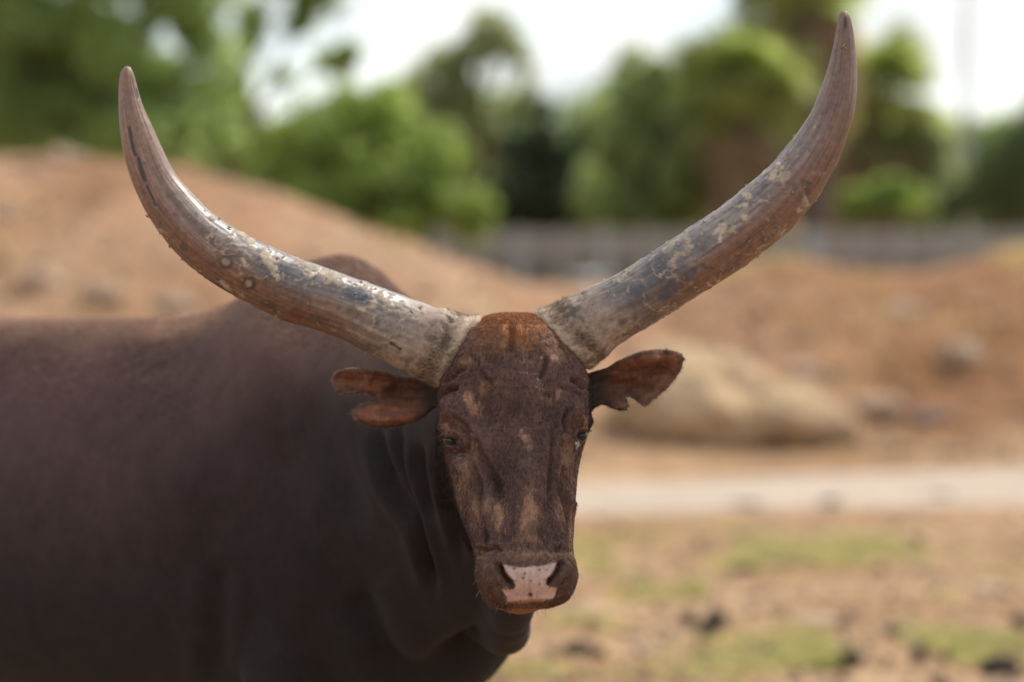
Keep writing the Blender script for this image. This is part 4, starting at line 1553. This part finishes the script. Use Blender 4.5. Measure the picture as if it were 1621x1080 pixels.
    return np.clip(c, 0.008, 0.9), np.clip(pkm * 0.8 + sstep(0.5, 0.6, np.exp(-((u - 914) / 4.5) ** 2 - ((v - 703) / 5) ** 2)), 0, 1)


no_now = no_
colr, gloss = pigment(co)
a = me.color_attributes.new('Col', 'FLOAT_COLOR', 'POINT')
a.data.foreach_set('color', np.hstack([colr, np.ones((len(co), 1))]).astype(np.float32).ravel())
a = me.attributes.new('gloss', 'FLOAT', 'POINT')
a.data.foreach_set('value', gloss.astype(np.float32))
me.polygons.foreach_set('use_smooth', np.ones(len(me.polygons), bool))
me.materials.clear()
me.materials.append(M_HIDE)
me.update()
body_tmp.name = 'body'
body_tmp.parent = bull
body_tmp.matrix_parent_inverse = bull.matrix_world.inverted()


# ---- short hair
def hair(name, sel_fn, n, length, lift, width, flow_fn, seed, tint=1.0):
    r_ = np.random.default_rng(seed)
    me.calc_loop_triangles()
    tr = np.empty(len(me.loop_triangles) * 3, np.int32)
    me.loop_triangles.foreach_get('vertices', tr)
    tr = tr.reshape(-1, 3)
    cc = co[tr].mean(1)
    wt = sel_fn(cc, no_[tr].mean(1))
    ar = np.linalg.norm(np.cross(co[tr[:, 1]] - co[tr[:, 0]], co[tr[:, 2]] - co[tr[:, 0]]), axis=1) * wt
    pk = r_.choice(len(tr), n, p=ar / ar.sum())
    w1, w2 = r_.random(n), r_.random(n)
    fl = w1 + w2 > 1
    w1, w2 = np.where(fl, 1 - w1, w1), np.where(fl, 1 - w2, w2)
    T = tr[pk]
    p = co[T[:, 0]] * (1 - w1 - w2)[:, None] + co[T[:, 1]] * w1[:, None] + co[T[:, 2]] * w2[:, None]
    nn = no_[T[:, 0]]
    c0 = colr[T[:, 0]]
    fd = flow_fn(p)
    fd = fd + 0.35 * r_.normal(size=(n, 3))
    fd = fd - nn * (fd * nn).sum(1)[:, None]
    fd /= np.linalg.norm(fd, axis=1)[:, None] + 1e-9
    lf = lift * (0.5 + r_.random(n))[:, None]
    d1 = fd + nn * lf
    d1 /= np.linalg.norm(d1, axis=1)[:, None]
    L = (length if np.isscalar(length) else length(p)) * (0.6 + 0.7 * r_.random(n))
    L = np.asarray(L)[:, None]
    sd = np.cross(d1, r_.normal(size=(n, 3)))
    sd /= np.linalg.norm(sd, axis=1)[:, None]
    p = p - nn * 0.0006
    tip = p + d1 * L - np.array([0, 0, 0.15]) * L
    W = width
    V = np.stack([p - sd * W, p + sd * W, tip], 1).reshape(-1, 3)
    cv = c0 * (0.75 + 0.6 * r_.random(n))[:, None] * tint
    o = mesh_np(name, V, np.arange(3 * n).reshape(-1, 3), M_HAIR, bull, col=np.repeat(cv, 3, 0), smooth=False)
    o['kind'] = 'stuff'
    return o


def sel_head(c, n_):
    u, v = proj(c)
    pink = in_poly(u, v, PINK)
    eye = (np.hypot((u - 714) / 11, (v - 698) / 8) < 1) | (np.hypot((u - 919) / 8, (v - 690) / 10) < 1)
    return ((c[:, 1] < 0.30) & (u > 690) & (u < 940) & (v < 962) & (n_[:, 1] < 0.4) & ~pink & ~eye).astype(float)


def flow_head(p):
    u, v = proj(p)
    return np.stack([(u - 822) / 260, np.full(len(p), -0.25), np.where(v < 515, 0.8, -1.0)], -1)


hair('face_hair', sel_head, 110000, lambda p: np.where(proj(p)[1] < 520, 0.013, 0.0065), 0.42, 0.0006, flow_head, 301)


def sel_ear(c, n_):
    u, v = proj(c)
    return ((c[:, 1] < 0.26) & (v > 545) & (v < 685) & ((u < 690) | (u > 934))).astype(float)


hair('ear_hair', sel_ear, 18000, 0.0050, 0.4, 0.0004, lambda p: np.stack([np.sign(p[:, 0]), np.zeros(len(p)), np.full(len(p), -0.3)], -1), 302)


def sel_rim(c, n_):
    u, v = proj(c)
    w_ = sel_ear(c, n_)
    d = np.minimum(seg_dist(u, v, EAR_L + [EAR_L[0]])[0], seg_dist(u, v, EAR_R + [EAR_R[0]])[0])
    return w_ * sstep(4.0, 1.0, d)


hair('ear_fringe', sel_rim, 5000, 0.0075, 0.5, 0.0004, lambda p: np.stack([np.sign(p[:, 0]), np.zeros(len(p)), np.full(len(p), -0.1)], -1), 304, 1.2)


def sel_body(c, n_):
    return ((c[:, 1] > 0.26) & (c[:, 2] > 1.2)) * sstep(0.30, 0.95, n_[:, 2]) ** 2.5


hair('body_hair', sel_body, 60000, 0.018, 0.7, 0.0009, lambda p: AX[None, :] * 1.0 + np.array([0, 0, -0.3]), 303, 1.9)  # tint brightens the topline hair, adding rim light through colour

# ---- whiskers round the mouth
def whiskers():
    r_ = np.random.default_rng(77)
    d = (co[:, 1] < 0.02) & (v > 905) & (v < 966) & (u > 752) & (u < 914) & ~in_poly(u, v, PINK) & (no_[:, 1] < 0.2)
    ids = r_.choice(np.where(d)[0], 26, replace=False)
    V, F, C = [], [], []
    for i in ids:
        p, nn = co[i], no_[i]
        dr = nn * 0.8 + np.array([0, -0.1, -0.75]) + 0.35 * r_.normal(size=3)
        dr /= np.linalg.norm(dr)
        L = r_.uniform(0.006, 0.018)
        q = np.array([p, p + dr * L * 0.5, p + dr * L + np.array([0, 0, -0.25 * L])])
        vv_, ff_ = loft(tube(q, [0.00035, 0.0003, 0.0001], 4))
        F += [[k + len(C) for k in f_] for f_ in ff_]
        V.append(vv_)
        C += [(0.38, 0.30, 0.24) if r_.random() < 0.6 else (0.06, 0.045, 0.04)] * len(vv_)
    o = mesh_np('whiskers', np.vstack(V), F, M_HAIR, bull, col=np.array(C))
    o['kind'] = 'stuff'


whiskers()

# ---- eyes
for (eu, ev, eY, r) in ((715, 698, 0.026, 0.0168), (919.5, 690, 0.055, 0.0125)):
    c = at(eu, ev, 0.0)
    # rest the ball in the socket: find the hide surface there
    k = np.argmin((u - eu) ** 2 + (v - ev) ** 2 + ((co[:, 1] > 0.2) * 1e6))
    Ys = co[k, 1]
    cpos = at(eu, ev, Ys) + np.array([0, 1, 0]) * (r * 0.84)
    th, ph = np.meshgrid(np.linspace(0, math.pi, 18), np.linspace(0, 2 * math.pi, 28, endpoint=False), indexing='ij')
    sp = np.stack([np.sin(th) * np.cos(ph), np.sin(th) * np.sin(ph), np.cos(th)], -1)
    vv_, ff_ = loft(sp[1:-1] * r + cpos)
    mesh_np('eye', vv_, ff_, M_EYE, bull)

# ---- horns
HL = [((760, 501), (694, 613)), ((738, 499), (682, 608)), ((721, 495), (668, 603)), ((684, 484), (637, 588)), ((647, 471), (604, 571)), ((612, 459), (572, 554)), ((577, 447), (543, 537)), ((540, 433), (500, 521)), ((503, 419), (455, 509)), ((466, 406), (425, 496)), ((430, 391), (384, 476)), ((392, 373), (337, 449)), ((365, 357), (303, 422)), ((340, 339), (273, 393)), ((318, 320), (252, 366)), ((298, 299), (232, 337)),
      ((281, 278), (217, 307)), ((266, 252), (205, 275)), ((252, 224), (196, 242)), ((241, 200), (191, 212)), ((230, 176), (188.5, 183)), ((221, 152), (188, 155)), ((215, 132), (189, 133)), ((211, 118), (191, 118)), ((207, 109), (195, 109)), ((203, 105), (200, 105))]
HR = [((848, 493), (931, 585)), ((864, 487), (938, 580)), ((880, 480), (947, 573)), ((905, 468), (966, 558)), ((931, 455), (987, 541)), ((960, 442), (1011, 526)), ((987, 428), (1036, 510)), ((1015, 411), (1065, 492)), ((1042, 394), (1095, 474)), ((1070, 376), (1126, 455)), ((1098, 356), (1157, 435)), ((1126, 337), (1188, 413)), ((1153, 317), (1217, 392)), ((1181, 295), (1246, 367)), ((1209, 272), (1272, 340)),
      ((1232, 248), (1293, 314)), ((1253, 222), (1312, 283)), ((1271, 197), (1328, 252)), ((1287, 170), (1341, 217)), ((1300, 139), (1351, 180)), ((1309, 115), (1356, 144)), ((1315, 92), (1357, 108)), ((1321, 62), (1354, 68)), ((1325, 40), (1350, 43)), ((1329, 25), (1345, 26)), ((1333, 18), (1340, 18))]


def catmull(rows, n):
    rows = np.asarray(rows, float)
    c = (rows[:, :2] + rows[:, 2:]) / 2
    s = np.concatenate([[0], np.cumsum(np.maximum(np.hypot(*np.diff(c, axis=0).T), 1.0))])
    return interp_rows(rows, s, n), s[-1]


def horn(pairs, label, side, seed, marks):
    rows = np.array([(a[0], a[1], b_[0], b_[1]) for a, b_ in pairs], float)
    # a root inside the skull
    tab, Lpx = catmull(rows, 420)
    M = 120
    ph = np.linspace(0, 2 * math.pi, M, endpoint=False)
    up, lo = tab[:, :2], tab[:, 2:]
    cen, hf = (up + lo) / 2, (up - lo) / 2
    # smooth the widths a little
    t = np.linspace(0, 1, len(tab))
    Yc = 0.135 - 0.05 * np.sin(t * math.pi) + 0.02 * t
    pu = cen[:, None, 0] + hf[:, None, 0] * np.cos(ph)[None]
    pv_ = cen[:, None, 1] + hf[:, None, 1] * np.cos(ph)[None]
    r = np.hypot(hf[:, 0], hf[:, 1]) * K * DIST
    Yp = Yc[:, None] - r[:, None] * np.sin(ph)[None]
    P = at(pu, pv_, Yp)                                   # (n, M, 3)
    C = at(cen[:, 0], cen[:, 1], Yc)
    nr = P - C[:, None]
    nr = nr / (np.linalg.norm(nr, axis=2, keepdims=True) + 1e-9)
    pf_ = P.reshape(-1, 3)
    tt = np.repeat(t, M)
    pp = np.tile(ph, len(t))
    uu, vv = proj(pf_)
    upn = np.cos(pp)                                      # 1 upper edge .. -1 lower edge
    n3 = noise(pf_, 26, seed, 4)
    # grain along the horn: noise in (angle, length)
    lng = np.stack([np.cos(pp) * 3, np.sin(pp) * 3, tt * 5], -1)
    gr = noise(lng, (4.0, 4.0, 1.4), seed + 1, 4)
    gr2 = noise(lng, (9.0, 9.0, 2.0), seed + 2, 3)
    h = 0.0006 * gr + 0.0003 * gr2 + 0.0014 * noise(pf_, 11, seed + 3, 2)
    h += 0.0016 * np.sin(tt * 130 + 2 * n3) * sstep(0.20, 0.02, tt)         # growth rings at the root
    # dried mud and flaking sheath
    zone = sstep(0.06, 0.14, tt) * sstep(0.74, 0.58, tt)
    md = noise(pf_, 30, seed + 4, 5, 0.6)
    ridge = np.abs(noise(pf_, 22, seed + 5, 4, 0.55))
    amt = zone * (0.35 + 0.65 * sstep(-0.3, 0.6, upn)) + 0.35 * sstep(-0.55, -0.9, upn) * sstep(0.1, 0.2, tt) * sstep(0.8, 0.6, tt)
    mud = sstep(0.50, 0.62, md * 0.75 + 0.28 * amt + 0.12 * noise(pf_, 110, seed + 15, 2)) * np.clip(amt * 1.6, 0, 1)
    mud = np.maximum(mud, sstep(0.07, 0.03, ridge) * sstep(0.05, 0.45, noise(pf_, 9, seed + 6, 2) + 0.5 * (amt - 0.4)) * np.clip(amt * 1.4, 0, 1))
    col = np.zeros((len(pf_), 3))
    grey = np.array([0.205, 0.172, 0.158])
    col[:] = grey * (1 + 0.22 * gr)[:, None]
    col = lerp(col, np.array([0.062, 0.064, 0.080]), sstep(0.0, 0.7, noise(pf_, 10, seed + 7, 4) + 0.22) * sstep(0.10, 0.2, tt) * sstep(0.66, 0.45, tt) * 0.85)
    red = sstep(0.45, -0.55, upn + 0.35 * gr - 0.5 * sstep(0.3, 0.6, tt) * 0.6) * sstep(0.12, 0.32, tt)
    col = lerp(col, np.array([0.150, 0.077, 0.052]), red * 0.9)
    tipm = sstep(0.55, 0.85, tt)
    col = lerp(col, np.array([0.205, 0.112, 0.078]) * (1 if side < 0 else 0.68), tipm * 0.8)
    col = col * (1 + 0.30 * gr2 + 0.12 * gr)[:, None]
    base = sstep(0.17, 0.05, tt + 0.02 * n3)
    col = lerp(col, np.array([0.33, 0.245, 0.19]), base * 0.85)
    skin = sstep(0.055, 0.035, tt + 0.01 * n3) * sstep(0.0, 0.02, tt) * sstep(-0.2, 0.5, noise(pf_, 40, seed + 8, 3) + 0.35)
    spk = sstep(0.15, 0.5, noise(pf_, 70, seed + 9, 3))
    col = lerp(col, np.array([0.075, 0.062, 0.05]), np.clip(sstep(0.022, 0.04, tt) * sstep(0.11, 0.06, tt) * (0.25 + 0.75 * spk) * 0.8, 0, 1))
    col = lerp(col, np.array([0.42, 0.33, 0.25]), sstep(0.028, 0.012, tt + 0.006 * n3) * 0.9)
    # speckled grime on the lower side
    col = lerp(col, np.array([0.06, 0.042, 0.035]), sstep(0.25, 0.7, noise(pf_, 48, seed + 10, 4)) * sstep(-0.2, -0.8, upn) * sstep(0.8, 0.6, tt) * 0.75)
    col = lerp(col, np.array([0.07, 0.05, 0.045]), sstep(0.45, 0.85, noise(pf_, 60, seed + 11, 3)) * 0.6 * sstep(0.9, 0.7, tt))
    col = lerp(col, np.array([0.36, 0.29, 0.225]) , mud * (0.55 + 0.4 * sstep(-0.3, 0.4, noise(pf_, 90, seed + 12, 2))))
    h += 0.0013 * mud
    mud = np.maximum(mud, 0.9 * base)
    frontside = np.sin(pp) > -0.2
    for kind, poly, wd in marks:
        d, tq = seg_dist(uu, vv, poly)
        if kind == 'streak':
            m = sstep(wd, wd * 0.4, d + 0.8 * n3) * frontside
            col = lerp(col, np.array([0.022, 0.02, 0.022]), m * 0.95)
            h -= 0.001 * m
        elif kind == 'ring':
            m = np.exp(-((d - wd + 1.6 * n3) / 3.2) ** 2) * frontside * (0.55 + 0.45 * sstep(-0.4, 0.4, noise(pf_, 55, seed + 14, 2)))
            col = lerp(col, np.array([0.045, 0.03, 0.027]), m * 0.9)
            col = lerp(col, np.array([0.36, 0.29, 0.23]), sstep(wd * 0.8, wd * 0.2, d + 2 * n3) * frontside * 0.55)
            h += 0.002 * sstep(wd, wd * 0.5, d) * frontside - 0.0015 * m
        elif kind == 'blue':
            m = sstep(wd * 1.2, wd * 0.5, d + 4 * n3) * frontside
            col = lerp(col, np.array([0.055, 0.062, 0.085]), m * 0.85)
        elif kind == 'red':
            m = sstep(wd * 1.3, wd * 0.4, d + 2 * n3) * frontside
            col = lerp(col, np.array([0.14, 0.04, 0.025]), m * 0.9)
        elif kind == 'mud':
            m = sstep(0.45, 0.75, 0.8 * np.exp(-(d / wd) ** 2) + 0.6 * noise(pf_, 75, seed + 13, 4)) * (d < wd * 2) * frontside
            col = lerp(col, np.array([0.43, 0.35, 0.265]) * (1 + 0.15 * n3[:, None]), m * 0.95)
            h += 0.0016 * m
            mud = np.maximum(mud, m)
    V = pf_ + nr.reshape(-1, 3) * h[:, None]
    n_ = len(t)
    F = grid_faces(n_, M).tolist()
    # root cone into the skull, closed tip
    root = C[0] + np.array([0.06 * -side, 0.02, -0.02])
    V = np.vstack([V, root, C[-1]])
    col = np.vstack([col, col[0], col[-1]])
    mud = np.concatenate([mud, [0, 0]])
    for j in range(M):
        F.append([n_ * M, (j + 1) % M, j])
        F.append([n_ * M + 1, (n_ - 1) * M + j, (n_ - 1) * M + (j + 1) % M])
    o = mesh_np('horn', V, F, M_HORN, bull, col=np.clip(col, 0.01, 0.9), attrs={'mud': mud})
    bb = bmesh.new()
    bb.from_mesh(o.data)
    bmesh.ops.recalc_face_normals(bb, faces=bb.faces)
    bb.to_mesh(o.data)
    bb.free()
    o['label'] = label
    # fringe of hair round the root
    r_ = np.random.default_rng(seed + 50)
    nf = 5200
    ii = (r_.random(nf) ** 1.6 * 26).astype(int)
    jj = r_.integers(0, M, nf)
    p0 = P[ii, jj] - nr[ii, jj] * 0.001
    ax_ = C[np.minimum(ii + 4, len(C) - 1)] - C[np.maximum(ii - 1, 0)]
    ax_ /= np.linalg.norm(ax_, axis=1)[:, None]
    d_ = ax_ * 0.9 + nr[ii, jj] * 0.35 + 0.35 * r_.normal(size=(nf, 3))
    d_ /= np.linalg.norm(d_, axis=1)[:, None]
    L = (0.005 + 0.008 * r_.random(nf))[:, None]
    sd = np.cross(d_, r_.normal(size=(nf, 3)))
    sd /= np.linalg.norm(sd, axis=1)[:, None]
    Vh = np.stack([p0 - sd * 0.0005, p0 + sd * 0.0005, p0 + d_ * L], 1).reshape(-1, 3)
    pal = np.array([(0.40, 0.31, 0.23), (0.28, 0.2, 0.14), (0.13, 0.10, 0.08)])
    ch = pal[np.clip((ii / 9 + r_.normal(0, 0.6, nf)).astype(int), 0, 2)]
    ho = mesh_np('horn_fringe', Vh, np.arange(3 * nf).reshape(-1, 3), M_HAIR, bull, col=np.repeat(ch, 3, 0), smooth=False)
    ho['kind'] = 'stuff'
    # loose flakes and bits of straw stuck to the horn
    nfk = 90
    sel = r_.choice(len(pf_), nfk, p=(amt + 0.02) / (amt + 0.02).sum())
    q = pf_[sel]
    nn = nr.reshape(-1, 3)[sel]
    a1 = np.cross(nn, r_.normal(size=(nfk, 3)))
    a1 /= np.linalg.norm(a1, axis=1)[:, None]
    a2 = np.cross(nn, a1)
    s1, s2 = (0.002 + 0.004 * r_.random(nfk))[:, None], (0.0012 + 0.002 * r_.random(nfk))[:, None]
    b0 = q + nn * 0.0008
    Vf = np.stack([b0 - a1 * s1, b0 + a2 * s2, b0 + a1 * s1 + nn * 0.003, b0 - a2 * s2, b0 + nn * 0.0035], 1).reshape(-1, 3)
    ff = np.array([(0, 1, 4), (1, 2, 4), (2, 3, 4), (3, 0, 4)])
    Ff = (ff[None] + 5 * np.arange(nfk)[:, None, None]).reshape(-1, 3)
    cf = np.array([0.40, 0.32, 0.24]) * (0.6 + 0.6 * r_.random(nfk))[:, None]
    fo = mesh_np('mud_flakes', Vf, Ff, M_HAIR, o, col=np.repeat(cf, 5, 0), smooth=False)
    fo['kind'] = 'stuff'


horn(HL, 'shorter horn with black streaks near its blunt tip', -1, 401, [
    ('streak', [(205, 202), (208, 222), (212, 240), (215, 246)], 3.6), ('streak', [(219, 252), (223, 268), (229, 286)], 4.2), ('streak', [(233, 296), (240, 312), (246, 325)], 2.8), ('streak', [(216, 142), (219, 156)], 2.6),
    ('ring', [(393, 450), (394, 450)], 8), ('ring', [(357, 415), (358, 416)], 9), ('red', [(462, 494), (474, 501)], 6), ('streak', [(618, 543), (634, 553)], 3.0),
    ('mud', [(380, 372), (398, 386)], 9), ('mud', [(418, 404), (432, 422), (440, 438)], 9), ('mud', [(492, 436), (520, 434)], 6), ('mud', [(560, 470), (572, 488), (590, 478)], 7), ('mud', [(500, 405), (518, 410)], 4), ('mud', [(385, 410), (388, 416)], 7),
    ('blue', [(555, 465), (575, 475)], 14), ('mud', [(700, 492), (722, 500)], 5)])
horn(HR, 'longer horn curving up to a bare brown tip', 1, 431, [
    ('streak', [(1338, 30), (1338, 44)], 3.0), ('blue', [(1008, 462), (1014, 458)], 11), ('blue', [(1050, 470), (1062, 455)], 12), ('mud', [(1130, 372), (1146, 358), (1138, 382)], 6), ('mud', [(1170, 328), (1200, 322), (1212, 318)], 5),
    ('mud', [(1220, 285), (1232, 262)], 6), ('mud', [(1062, 420), (1068, 426)], 6), ('mud', [(1178, 345), (1182, 340)], 5), ('mud', [(1275, 215), (1290, 200)], 3), ('blue', [(1090, 440), (1100, 425)], 7)])
print('bull verts', len(me.vertices), 'objects', len(bpy.data.objects))
